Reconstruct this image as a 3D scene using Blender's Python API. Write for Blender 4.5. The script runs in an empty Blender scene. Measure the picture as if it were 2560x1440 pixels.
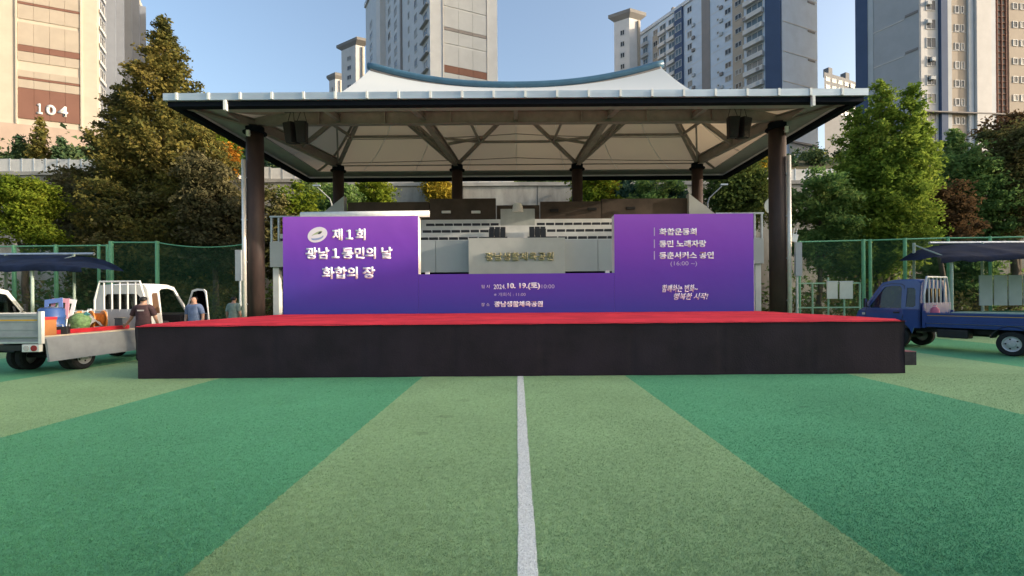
import bpy, bmesh, math, random
import numpy as np
from mathutils import Vector, Matrix, noise
from mathutils.geometry import tessellate_polygon
random.seed(7); RNG = np.random.default_rng(11)
R = math.radians
scene = bpy.context.scene
C = scene.collection

# ------------------------------------------------------------------ camera, sky, sun, exposure
F, H0, CX, CY, ROLL = 1200.0, 1.6, 1293.0, 744.0, R(0.42)
cam = bpy.data.cameras.new('camera'); cam.sensor_width = 36.0; cam.lens = 36.0 * F / 2560.0
cam.shift_x = -(CX - 1280) / 2560.0; cam.shift_y = (CY - 720) / 2560.0
cam.clip_start = 0.1; cam.clip_end = 3000
camo = bpy.data.objects.new('camera', cam); C.objects.link(camo)
camo.matrix_world = Matrix.Translation((0, 0, H0)) @ Matrix.Rotation(R(90), 4, 'X') @ Matrix.Rotation(-ROLL, 4, 'Z')
scene.camera = camo

SUN_EL, SUN_AZ = R(14.0), R(-8.0)          # azimuth measured from +X towards +Y
to_sun = Vector((math.cos(SUN_EL) * math.cos(SUN_AZ), math.cos(SUN_EL) * math.sin(SUN_AZ), math.sin(SUN_EL)))
w = bpy.data.worlds.new('World'); scene.world = w; w.use_nodes = True
nt = w.node_tree; bg = nt.nodes['Background']
sky = nt.nodes.new('ShaderNodeTexSky'); sky.sky_type = 'NISHITA'; sky.sun_disc = False
sky.sun_elevation = SUN_EL; sky.sun_rotation = R(90) - SUN_AZ
sky.altitude = 100; sky.air_density = 1.0; sky.dust_density = 5.0; sky.ozone_density = 1.1
nt.links.new(sky.outputs[0], bg.inputs[0]); bg.inputs[1].default_value = 0.15
sl = bpy.data.lights.new('sun', 'SUN'); sl.energy = 2.0; sl.angle = R(0.5); sl.color = (1.0, 0.87, 0.70)
so = bpy.data.objects.new('sun', sl); C.objects.link(so)
so.rotation_euler = (-to_sun).to_track_quat('-Z', 'Y').to_euler(); so.location = (60, -10, 40)
scene.view_settings.view_transform = 'Standard'; scene.view_settings.look = 'None'
scene.view_settings.gamma = 1.0; scene.view_settings.exposure = 1.34
scene.view_settings.use_curve_mapping = False
scene.render.engine = 'CYCLES'
scene.cycles.max_bounces = 6; scene.cycles.transparent_max_bounces = 12
scene.cycles.sample_clamp_indirect = 6.0

# ------------------------------------------------------------------ helpers
def at(x, y, Y):
    """world point at distance Y (metres in front of the viewer) for a spot measured on the photograph"""
    u, v = x - CX, CY - y
    c, s = math.cos(ROLL), math.sin(ROLL)
    return Vector(((u * c + v * s) * Y / F, Y, H0 + (-u * s + v * c) * Y / F))

MATS = {}
def mat(name, col, rough=0.7, metal=0.0, spec=0.4, var=0.0, vscale=3.0, bump=0.0, bscale=40.0, stretch=None, col2=None, coat=0.0, alpha=None):
    if name in MATS: return MATS[name]
    m = bpy.data.materials.new(name); m.use_nodes = True; n = m.node_tree; b = n.nodes['Principled BSDF']
    b.inputs['Base Color'].default_value = (*col, 1); b.inputs['Roughness'].default_value = rough
    b.inputs['Metallic'].default_value = metal; b.inputs['Specular IOR Level'].default_value = spec
    b.inputs['Coat Weight'].default_value = coat
    tc = n.nodes.new('ShaderNodeTexCoord'); src = tc.outputs['Object']
    if stretch:
        mp = n.nodes.new('ShaderNodeMapping'); mp.inputs['Scale'].default_value = stretch
        n.links.new(src, mp.inputs[0]); src = mp.outputs[0]
    if var or col2:
        tx = n.nodes.new('ShaderNodeTexNoise'); tx.inputs['Scale'].default_value = vscale
        tx.inputs['Detail'].default_value = 6; tx.inputs['Roughness'].default_value = 0.62
        n.links.new(src, tx.inputs['Vector'])
        rp = n.nodes.new('ShaderNodeValToRGB'); e = rp.color_ramp.elements
        e[0].position = 0.36; e[1].position = 0.64
        a = col if col2 else tuple(max(0, c * (1 - var)) for c in col)
        d = col2 if col2 else tuple(min(1, c * (1 + var)) for c in col)
        e[0].color = (*a, 1); e[1].color = (*d, 1)
        n.links.new(tx.outputs[0], rp.inputs[0]); n.links.new(rp.outputs[0], b.inputs['Base Color'])
    if bump:
        t2 = n.nodes.new('ShaderNodeTexNoise'); t2.inputs['Scale'].default_value = bscale; t2.inputs['Detail'].default_value = 4
        n.links.new(src, t2.inputs['Vector'])
        bp = n.nodes.new('ShaderNodeBump'); bp.inputs['Strength'].default_value = bump; bp.inputs['Distance'].default_value = 0.02
        n.links.new(t2.outputs[0], bp.inputs['Height']); n.links.new(bp.outputs[0], b.inputs['Normal'])
    MATS[name] = m
    return m

def leaf_mat(name, cols, trans=0.35, ns=0.35):
    """leaves: hue differs leaf by leaf and branch by branch"""
    if name in MATS: return MATS[name]
    m = bpy.data.materials.new(name); m.use_nodes = True; n = m.node_tree; L = n.links
    n.nodes.remove(n.nodes['Principled BSDF']); out = n.nodes['Material Output']
    geo = n.nodes.new('ShaderNodeNewGeometry'); tc = n.nodes.new('ShaderNodeTexCoord')
    tx = n.nodes.new('ShaderNodeTexNoise'); tx.inputs['Scale'].default_value = ns; tx.inputs['Detail'].default_value = 3
    L.new(tc.outputs['Object'], tx.inputs['Vector'])
    mx = n.nodes.new('ShaderNodeMath'); mx.operation = 'MULTIPLY_ADD'; mx.inputs[1].default_value = 0.45; L.new(geo.outputs['Random Per Island'], mx.inputs[0])
    ms = n.nodes.new('ShaderNodeMath'); ms.operation = 'MULTIPLY_ADD'; ms.inputs[1].default_value = 1.7; ms.inputs[2].default_value = -0.575
    L.new(tx.outputs[0], ms.inputs[0]); L.new(ms.outputs[0], mx.inputs[2])
    rp = n.nodes.new('ShaderNodeValToRGB'); e = rp.color_ramp.elements
    while len(e) < len(cols): e.new(0.5)
    for i, c in enumerate(cols):
        e[i].position = 0.1 + 0.85 * i / max(1, len(cols) - 1); e[i].color = (*c, 1)
    L.new(mx.outputs[0], rp.inputs[0])
    d = n.nodes.new('ShaderNodeBsdfDiffuse'); t = n.nodes.new('ShaderNodeBsdfTranslucent'); mix = n.nodes.new('ShaderNodeMixShader')
    mix.inputs[0].default_value = trans
    L.new(rp.outputs[0], d.inputs[0]); L.new(rp.outputs[0], t.inputs[0])
    L.new(d.outputs[0], mix.inputs[1]); L.new(t.outputs[0], mix.inputs[2]); L.new(mix.outputs[0], out.inputs[0])
    MATS[name] = m; return m

class MB:
    """collects faces; build() links them as ONE mesh object"""
    def __init__(s): s.v, s.f, s.m, s.cur = [], [], [], 0
    def add(s, vs, fs):
        o = len(s.v); s.v += [tuple(p) for p in vs]; s.f += [tuple(i + o for i in f) for f in fs]; s.m += [s.cur] * len(fs); return s
    def box(s, x0, x1, y0, y1, z0, z1, M=None):
        vs = [Vector(p) for p in ((x0,y0,z0),(x1,y0,z0),(x1,y1,z0),(x0,y1,z0),(x0,y0,z1),(x1,y0,z1),(x1,y1,z1),(x0,y1,z1))]
        if M: vs = [M @ p for p in vs]
        return s.add(vs, [(0,3,2,1),(4,5,6,7),(0,1,5,4),(1,2,6,5),(2,3,7,6),(3,0,4,7)])
    def tube(s, p0, p1, r0, r1=None, n=10, caps=True):
        p0, p1 = Vector(p0), Vector(p1); r1 = r0 if r1 is None else r1
        d = (p1 - p0).normalized(); a = d.orthogonal().normalized(); b = d.cross(a)
        vs = []
        for p, r in ((p0, r0), (p1, r1)):
            vs += [p + (a * math.cos(6.28318 * i / n) + b * math.sin(6.28318 * i / n)) * r for i in range(n)]
        fs = [(i, (i + 1) % n, n + (i + 1) % n, n + i) for i in range(n)]
        if caps: fs += [tuple(range(n))[::-1], tuple(range(n, 2 * n))]
        return s.add(vs, fs)
    def path(s, pts, r, n=8):
        pts = [Vector(p) for p in pts]; rs = r if isinstance(r, (list, tuple)) else [r] * len(pts); vs = []; fs = []
        d0 = (pts[1] - pts[0]).normalized(); a = d0.orthogonal().normalized()
        for k, p in enumerate(pts):
            d = (pts[min(k + 1, len(pts) - 1)] - pts[max(k - 1, 0)]).normalized()
            a = (a - d * a.dot(d)).normalized(); b = d.cross(a)
            vs += [p + (a * math.cos(6.28318 * i / n) + b * math.sin(6.28318 * i / n)) * rs[k] for i in range(n)]
        for k in range(len(pts) - 1):
            fs += [(k * n + i, k * n + (i + 1) % n, (k + 1) * n + (i + 1) % n, (k + 1) * n + i) for i in range(n)]
        fs += [tuple(range(n))[::-1], tuple(range((len(pts) - 1) * n, len(pts) * n))]
        return s.add(vs, fs)
    def beam(s, p0, p1, wd, ht, up=(0, 0, 1)):
        p0, p1 = Vector(p0), Vector(p1); d = (p1 - p0).normalized(); x = d.cross(Vector(up))
        x = x.normalized() if x.length > 1e-4 else d.orthogonal().normalized(); z = x.cross(d)
        vs = [p + x * i * wd / 2 + z * j * ht / 2 for p in (p0, p1) for i, j in ((-1,-1),(1,-1),(1,1),(-1,1))]
        return s.add(vs, [(0,1,2,3),(7,6,5,4),(0,4,5,1),(1,5,6,2),(2,6,7,3),(3,7,4,0)])
    def lathe(s, prof, c=(0,0,0), axis='Z', n=20, caps=True):
        vs = []; c = Vector(c)
        for r, h in prof:
            for i in range(n):
                a = 6.28318 * i / n; u, v = r * math.cos(a), r * math.sin(a)
                vs.append(c + Vector({'Z': (u, v, h), 'X': (h, u, v), 'Y': (u, h, v)}[axis]))
        fs = []
        for k in range(len(prof) - 1):
            fs += [(k*n+i, k*n+(i+1)%n, (k+1)*n+(i+1)%n, (k+1)*n+i) for i in range(n)]
        if caps: fs += [tuple(range(n))[::-1], tuple(range((len(prof)-1)*n, len(prof)*n))]
        return s.add(vs, fs)
    def sheet(s, outer, holes, fn0, fn1):
        """flat outline with holes, given a near and a far side"""
        loops = [outer] + list(holes); fl = [p for l in loops for p in l]
        tr = tessellate_polygon([[Vector((p[0], p[1], 0)) for p in l] for l in loops]); n = len(fl)
        vs = [fn0(*p) for p in fl] + [fn1(*p) for p in fl]
        fs = [tuple(t) for t in tr] + [tuple(n + i for i in t[::-1]) for t in tr]; k = 0
        for l in loops:
            m = len(l); fs += [(k + i, k + (i + 1) % m, n + k + (i + 1) % m, n + k + i) for i in range(m)]; k += m
        return s.add(vs, fs)
    def mesh(s, name):
        me = bpy.data.meshes.new(name); me.from_pydata(s.v, [], s.f)
        if any(s.m): me.polygons.foreach_set('material_index', s.m)
        bm = bmesh.new(); bm.from_mesh(me); bmesh.ops.recalc_face_normals(bm, faces=bm.faces); bm.to_mesh(me); bm.free()
        return me
    def build(s, name, m, parent=None, smooth=False, bevel=0):
        return link(name, s.mesh(name), m, parent, smooth, bevel)

def link(name, me, m, parent=None, smooth=False, bevel=0):
    for x in (m if isinstance(m, (list, tuple)) else [m]):
        if x and x.name not in [y.name for y in me.materials if y]: me.materials.append(x)
    if smooth: me.polygons.foreach_set('use_smooth', [True] * len(me.polygons))
    o = bpy.data.objects.new(name, me); C.objects.link(o)
    if parent: o.parent = parent
    if bevel:
        b = o.modifiers.new('bevel', 'BEVEL'); b.width = bevel; b.segments = 2; b.limit_method = 'ANGLE'
    return o

def tag(o, label=None, cat=None, group=None, kind=None):
    for k, v in (('label', label), ('category', cat), ('group', group), ('kind', kind)):
        if v: o[k] = v
    return o
def thing(name, label, cat, loc=(0,0,0), rz=0, group=None):
    o = bpy.data.objects.new(name, None); C.objects.link(o); o.location = loc; o.rotation_euler = (0, 0, rz)
    o.empty_display_size = 0.2
    return tag(o, label, cat, group)
def inst(o, parent, loc=None, rz=None, name=None):
    c = o.copy(); C.objects.link(c); c.parent = parent
    if loc is not None: c.location = loc
    if rz is not None: c.rotation_euler = (0, 0, rz)
    return c
def copy_tree(o, parent=None):
    c = o.copy(); C.objects.link(c); c.parent = parent
    for ch in list(o.children): copy_tree(ch, c)
    return c

def text(name, body, m, parent, x0, x1, z0, z1, y, bold=0.02, extrude=0.006, shear=0.0, M=None, rz=None):
    """lettering as mesh filling the box x0..x1, z0..z1 in a wall plane that faces -Y at depth y"""
    cu = bpy.data.curves.new(name, 'FONT'); cu.body = body; cu.offset = min(bold, 0.014); cu.extrude = 0.0; cu.shear = shear; cu.resolution_u = 3
    o = bpy.data.objects.new(name, cu); C.objects.link(o)
    me = bpy.data.meshes.new_from_object(o.evaluated_get(bpy.context.evaluated_depsgraph_get()))
    bpy.data.objects.remove(o); me.materials.clear()
    n = len(me.vertices); co = np.empty(n * 3); me.vertices.foreach_get('co', co); co = co.reshape(-1, 3)
    d_ = max(0.0, bold - 0.014); lo, hi = co[:, :2].min(0) - d_, co[:, :2].max(0) + d_; sc = np.array([(x1 - x0), (z1 - z0)]) / (hi - lo)
    q = (co[:, :2] - lo) * sc
    bm = bmesh.new(); bm.from_mesh(me)
    for v, p in zip(bm.verts, q): v.co = (x0 + p[0], y, z0 + p[1])
    r = bmesh.ops.extrude_face_region(bm, geom=bm.faces[:])
    for v in [g for g in r['geom'] if isinstance(g, bmesh.types.BMVert)]: v.co.y -= extrude
    if d_ > 0:                                                     # heavier strokes: the same glyphs laid over themselves, each a hair further out
        base = [g_ for g_ in bm.faces]; allv = bm.verts[:]
        for k, (ox, oz) in enumerate(((1, 0), (-1, 0), (0, .8), (0, -.8), (.7, .6), (-.7, .6), (.7, -.6), (-.7, -.6))):
            dd = bmesh.ops.duplicate(bm, geom=base)
            for v in [g_ for g_ in dd['geom'] if isinstance(g_, bmesh.types.BMVert)]: v.co += Vector((ox * d_ * sc[0], -max(0.0008, extrude * 0.12) * (k + 1), oz * d_ * sc[1]))
    bmesh.ops.recalc_face_normals(bm, faces=bm.faces); bm.to_mesh(me); bm.free()
    if M: me.transform(M)
    me.name = name
    return link(name, me, m, parent)

# ------------------------------------------------------------------ shared materials
M_conc = mat('concrete', (0.36, 0.345, 0.315), 0.9, var=0.22, vscale=0.7, bump=0.3, bscale=8)
M_concd = mat('stained_concrete', (0.22, 0.205, 0.18), 0.95, col2=(0.44, 0.42, 0.37), vscale=0.55, bump=0.4, bscale=5, stretch=(1, 1, 0.35))
M_white = mat('white_paint', (0.78, 0.78, 0.76), 0.5, var=0.06, vscale=2)
M_steel = mat('galvanised_steel', (0.52, 0.55, 0.57), 0.42, metal=0.65, var=0.12, vscale=6)
M_stain = mat('stainless_pipe', (0.78, 0.74, 0.68), 0.35, metal=0.35, var=0.08, vscale=9)
M_black = mat('black_plastic', (0.016, 0.016, 0.018), 0.55, var=0.2, vscale=8)
M_rub = mat('tyre_rubber', (0.02, 0.02, 0.021), 0.9, var=0.25, vscale=14, bump=0.3, bscale=60)
def glass_mat(name, tint, refl=0.12):
    m = bpy.data.materials.new(name); m.use_nodes = True; n = m.node_tree; L = n.links; n.nodes.remove(n.nodes['Principled BSDF'])
    tr = n.nodes.new('ShaderNodeBsdfTransparent'); tr.inputs[0].default_value = (*tint, 1); gl = n.nodes.new('ShaderNodeBsdfGlossy'); gl.inputs['Roughness'].default_value = 0.03
    fr = n.nodes.new('ShaderNodeFresnel'); fr.inputs[0].default_value = 1.5; mx = n.nodes.new('ShaderNodeMixShader')
    L.new(fr.outputs[0], mx.inputs[0]); L.new(tr.outputs[0], mx.inputs[1]); L.new(gl.outputs[0], mx.inputs[2]); L.new(mx.outputs[0], n.nodes['Material Output'].inputs[0]); MATS[name] = m; return m
M_glass = mat('dark_glass', (0.02, 0.024, 0.028), 0.06, spec=0.8)
M_bark = mat('bark', (0.085, 0.062, 0.045), 0.95, var=0.35, vscale=5, bump=0.8, bscale=14, stretch=(1, 1, 0.25))
M_fgreen = mat('fence_green_paint', (0.16, 0.42, 0.24), 0.45, var=0.12, vscale=5)
# ------------------------------------------------------------------ ground and field
def turf_material():
    m = bpy.data.materials.new('turf'); m.use_nodes = True; n = m.node_tree; L = n.links; b = n.nodes['Principled BSDF']
    b.inputs['Roughness'].default_value = 0.9; b.inputs['Specular IOR Level'].default_value = 0.12; b.inputs['Sheen Weight'].default_value = 0.06; b.inputs['Sheen Roughness'].default_value = 0.5; b.inputs['Sheen Tint'].default_value = (0.75, 0.9, 0.6, 1)
    tc = n.nodes.new('ShaderNodeTexCoord'); sp = n.nodes.new('ShaderNodeSeparateXYZ'); L.new(tc.outputs['Object'], sp.inputs[0])
    wob = n.nodes.new('ShaderNodeTexNoise'); wob.inputs['Scale'].default_value = 22; wob.inputs['Detail'].default_value = 3; L.new(tc.outputs['Object'], wob.inputs['Vector'])
    wx = n.nodes.new('ShaderNodeMath'); wx.operation = 'MULTIPLY_ADD'; wx.inputs[1].default_value = 0.05; L.new(wob.outputs[0], wx.inputs[0]); L.new(sp.outputs[0], wx.inputs[2])
    cur = None                                                     # woven bands run away from the viewer
    edges = [(-14.4, 1), (-10.25, -1), (-6.07, 1), (-1.94, -1), (2.18, 1), (6.7, -1), (11.05, 1), (15.3, -1)]
    acc = None
    for x, sgn in edges:
        g = n.nodes.new('ShaderNodeMath'); g.operation = 'GREATER_THAN'; g.inputs[1].default_value = x + 0.025; L.new(wx.outputs[0], g.inputs[0])
        a = n.nodes.new('ShaderNodeMath'); a.operation = 'MULTIPLY_ADD'; a.inputs[1].default_value = sgn; L.new(g.outputs[0], a.inputs[0])
        if acc: L.new(acc.outputs[0], a.inputs[2])
        else: a.inputs[2].default_value = 0.0
        acc = a
    mix = n.nodes.new('ShaderNodeMix'); mix.data_type = 'RGBA'; L.new(acc.outputs[0], mix.inputs[0])
    mix.inputs[6].default_value = (0.342, 0.52, 0.25, 1); mix.inputs[7].default_value = (0.135, 0.43, 0.212, 1)
    # tufts, pile direction and worn patches
    def nz(scale, det, rough=0.6, st=None):
        t = n.nodes.new('ShaderNodeTexNoise'); t.inputs['Scale'].default_value = scale; t.inputs['Detail'].default_value = det; t.inputs['Roughness'].default_value = rough
        if st:
            mp = n.nodes.new('ShaderNodeMapping'); mp.inputs['Scale'].default_value = st; L.new(tc.outputs['Object'], mp.inputs[0]); L.new(mp.outputs[0], t.inputs['Vector'])
        else: L.new(tc.outputs['Object'], t.inputs['Vector'])
        return t
    fine, mid, big = nz(125, 3, 0.7), nz(16, 4), nz(0.5, 5)
    def mul(col, t, lo, hi):
        mr = n.nodes.new('ShaderNodeMapRange'); mr.inputs[1].default_value = 0.3; mr.inputs[2].default_value = 0.7; mr.inputs[3].default_value = lo; mr.inputs[4].default_value = hi
        L.new(t.outputs[0], mr.inputs[0])
        v = n.nodes.new('ShaderNodeVectorMath'); v.operation = 'SCALE'; L.new(col, v.inputs[0]); L.new(mr.outputs[0], v.inputs['Scale']); return v.outputs[0]
    c = mul(mix.outputs[2], fine, 0.74, 1.27); c = mul(c, mid, 0.86, 1.14); c = mul(c, big, 0.88, 1.12)
    for sx, sy, rx, ry, k in ((-.99, 6.49, .16, .10, .22), (-1.15, 5.68, .13, .09, .25), (-.86, 7.5, .12, .10, .18), (.45, 8.1, .2, .12, .10), (4.1, 6.9, .10, .06, .3), (-3.6, 7.4, .3, .2, .10), (3.3, 5.2, .35, .2, .08)):     # old wet marks and scuffs
        vs_ = n.nodes.new('ShaderNodeVectorMath'); vs_.operation = 'SUBTRACT'; L.new(tc.outputs['Object'], vs_.inputs[0]); vs_.inputs[1].default_value = (sx, sy, 0)
        vm = n.nodes.new('ShaderNodeVectorMath'); vm.operation = 'DIVIDE'; L.new(vs_.outputs[0], vm.inputs[0]); vm.inputs[1].default_value = (rx, ry, 1)
        ln = n.nodes.new('ShaderNodeVectorMath'); ln.operation = 'LENGTH'; L.new(vm.outputs[0], ln.inputs[0])
        ad = n.nodes.new('ShaderNodeMath'); ad.operation = 'MULTIPLY_ADD'; ad.inputs[1].default_value = 1.6; L.new(mid.outputs[0], ad.inputs[0]); L.new(ln.outputs['Value'], ad.inputs[2])
        mr = n.nodes.new('ShaderNodeMapRange'); mr.inputs[1].default_value = 1.1; mr.inputs[2].default_value = 1.9; mr.inputs[3].default_value = 1 - k; mr.inputs[4].default_value = 1.0; L.new(ad.outputs[0], mr.inputs[0])
        v = n.nodes.new('ShaderNodeVectorMath'); v.operation = 'SCALE'; L.new(c, v.inputs[0]); L.new(mr.outputs[0], v.inputs['Scale']); c = v.outputs[0]
    L.new(c, b.inputs['Base Color'])
    bp = n.nodes.new('ShaderNodeBump'); bp.inputs['Strength'].default_value = 0.9; bp.inputs['Distance'].default_value = 0.02
    L.new(fine.outputs[0], bp.inputs['Height']); L.new(bp.outputs[0], b.inputs['Normal'])
    return m
M_turf = turf_material()
soil = mat('soil', (0.10, 0.085, 0.06), 0.95, col2=(0.06, 0.075, 0.035), vscale=0.4, bump=0.4, bscale=6)
tag(MB().add([(-600,-600,-0.02),(600,-600,-0.02),(600,900,-0.02),(-600,900,-0.02)], [(0,1,2,3)]).build('ground', soil), kind='structure')
tag(MB().add([(-34,-30,0),(34,-30,0),(34,19.4,0),(-34,19.4,0)], [(0,1,2,3)]).build('turf_field', M_turf), kind='structure')
m_line = mat('turf_line_white', (0.80, 0.80, 0.74), 0.9, var=0.16, vscale=60, bump=0.6, bscale=110)
g = MB(); N = 120
vs = []
for i in range(N + 1):
    y = -2 + 14.0 * i / N
    vs += [(-0.004 + random.uniform(-.005, .005), y, 0.005), (0.108 + random.uniform(-.005, .005), y, 0.005)]
g.add(vs, [(2*i, 2*i+1, 2*i+3, 2*i+2) for i in range(N)])
tag(g.build('field_line', m_line), kind='structure')
def pile(name, xs, ys, m, label, ht):
    """one leaning fibre per point"""
    n = len(xs); a = RNG.uniform(0, 6.283, n); wdt = RNG.uniform(.0016, .0034, n) * (0.6 + ys * 0.14); hh = ht * RNG.uniform(.5, 1.25, n); ln = RNG.uniform(.35, 1.1, n) * hh; b = RNG.uniform(0, 6.283, n)
    p = np.stack([xs, ys, np.full(n, .001)], 1); d = np.stack([np.cos(a) * wdt, np.sin(a) * wdt, np.zeros(n)], 1); tp = p + np.stack([np.cos(b) * ln, np.sin(b) * ln, hh], 1)
    v = np.stack([p - d, p + d, tp], 1).reshape(-1, 3); me = bpy.data.meshes.new(name); me.vertices.add(3 * n); me.loops.add(3 * n); me.polygons.add(n)
    me.vertices.foreach_set('co', v.ravel().astype(np.float32)); me.loops.foreach_set('vertex_index', np.arange(3 * n, dtype=np.int32)); me.polygons.foreach_set('loop_start', np.arange(0, 3 * n, 3, dtype=np.int32)); me.polygons.foreach_set('loop_total', np.full(n, 3, dtype=np.int32)); me.update(calc_edges=True)
    tag(link(name, me, m), label, 'turf', kind='stuff')
u_ = RNG.random(260000); ys = 2.3 / (1 - u_ * (1 - 2.3 / 9.6)); xs = RNG.uniform(-1.12, 1.12, len(ys)) * ys; kp = (xs < -0.012) | (xs > 0.116)
pile('turf_pile', xs[kp], ys[kp], M_turf, 'short plastic fibres of the striped green turf', 0.011)
ys = RNG.uniform(2.3, 9.6, 14000); xs = RNG.uniform(-0.008, 0.112, len(ys)); pile('line_pile', xs, ys, m_line, 'short white fibres of the centre line', 0.011)

# hillside behind the sports ground: a walled terrace, then a bank that climbs to the apartment plots
m_bank = mat('bank_scrub', (0.055, 0.06, 0.025), 0.95, col2=(0.10, 0.085, 0.04), vscale=0.35, bump=0.9, bscale=3)
def wall_top(X): return 11.9 - 1.2 * (1 / (1 + math.exp(-(X + 22) / 5.0)))
g = MB(); nx, ny = 60, 26; vs = []
for j in range(ny + 1):
    for i in range(nx + 1):
        X = -190 + 380 * i / nx; Y = 38.6 + 200 * (j / ny) ** 1.6
        t = min(1, max(0, (Y - 44) / 34)); t = t * t * (3 - 2 * t)
        z = wall_top(X) - 0.35 + t * 13.0 + 0.5 * noise.noise(Vector((X * 0.07, Y * 0.07, 0))) * min(1, (Y - 38.6) / 6)
        vs.append((X * (0.55 + 0.45 * (Y / 80 if Y < 80 else 1)), Y, z))
g.add(vs, [(j*(nx+1)+i, j*(nx+1)+i+1, (j+1)*(nx+1)+i+1, (j+1)*(nx+1)+i) for j in range(ny) for i in range(nx)])
tag(g.build('hillside', m_bank, smooth=True), kind='structure')

# retaining wall in cast sections and the white panel fence along its top
rw = thing('retaining_wall', 'tall stained concrete retaining wall running behind the stand', 'wall', (0, 38, 0))
x = -75.0; k = 0
while x < 72:
    wd = 5.9
    zt = wall_top(x + wd / 2)
    MB().box(x, x + wd - 0.04, -0.02 * (k % 2), 0.5, -0.02, zt - 0.28).build('panel', M_concd, rw)
    MB().box(x - 0.02, x + wd - 0.02, -0.14, 0.56, zt - 0.28, zt).build('coping', M_conc, rw)
    x += wd; k += 1
m_wf = mat('white_fence_panel', (0.66, 0.64, 0.60), 0.6, var=0.10, vscale=1.2)
def panel_fence(label, xa, xb, hgt, Y=38.25, gap=0.05, wd=0.95):
    t = thing('panel_fence', label, 'fence', ((xa + xb) / 2, Y, wall_top((xa + xb) / 2)), group=None)
    ox, oz = (xa + xb) / 2, wall_top((xa + xb) / 2); x = xa
    while x < xb - 0.1:
        z = wall_top(x + wd / 2) - oz
        MB().box(x - ox, x + wd - gap - ox, -0.03, 0.03, z + 0.05, z + hgt + random.uniform(-.03, .03)).build('panel', m_wf, t)
        MB().box(x - ox - gap - 0.01, x - ox + 0.01, -0.05, 0.05, z, z + hgt + 0.06).build('post', M_steel, t)
        x += wd
    return t
panel_fence('cream lit panel fence on wall top below the numbered apartment tower', -46, -32.5, 1.05)
panel_fence('white panel fence on wall top seen right of the left canopy column', -20.5, -9.0, 0.95)
panel_fence('short white panel fence on wall top behind the two inner rear columns', -6.8, -0.4, 0.8)
panel_fence('white panel fence on wall top by the right canopy column', 17.5, 25.5, 0.95)

# ------------------------------------------------------------------ apartment towers
def tower_mat(n, c, var=0.05): return mat(n, c, 0.8, var=var, vscale=0.5)
T_cream = tower_mat('tower_cream', (0.51, 0.45, 0.37)); T_white = tower_mat('tower_white', (0.56, 0.585, 0.615)); T_grey = tower_mat('tower_grey', (0.40, 0.41, 0.43))
T_panel = tower_mat('tower_panel', (0.41, 0.355, 0.29)); T_brown = tower_mat('tower_brown', (0.20, 0.10, 0.075)); T_bwhite = tower_mat('tower_bluish_white', (0.53, 0.61, 0.72)); T_far = tower_mat('tower_far', (0.15, 0.157, 0.175)); T_shade = tower_mat('tower_shade_grey', (0.20, 0.22, 0.26)); T_navy = tower_mat('tower_navy', (0.06, 0.095, 0.18))
T_plinth = tower_mat('tower_plinth', (0.44, 0.34, 0.28)); T_dgrey = tower_mat('tower_dark_grey', (0.25, 0.23, 0.225)); T_beige = tower_mat('tower_beige', (0.41, 0.345, 0.28))
T_roof = tower_mat('tower_roof_grey', (0.22, 0.21, 0.20)); T_panelw = tower_mat('tower_panel_light', (0.47, 0.495, 0.52)); T_lite = tower_mat('tower_light', (0.62, 0.60, 0.585))
W_glass = mat('window_glass', (0.03, 0.036, 0.044), 0.15, spec=0.35, var=0.5, vscale=0.4); W_frame = mat('window_frame', (0.55, 0.55, 0.55), 0.5)
W_curt = mat('curtained_glass', (0.20, 0.19, 0.175), 0.3, spec=0.35, var=0.3, vscale=0.6); W_blue = mat('balcony_glass', (0.085, 0.125, 0.155), 0.15, spec=0.4, var=0.4, vscale=0.5)

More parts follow.
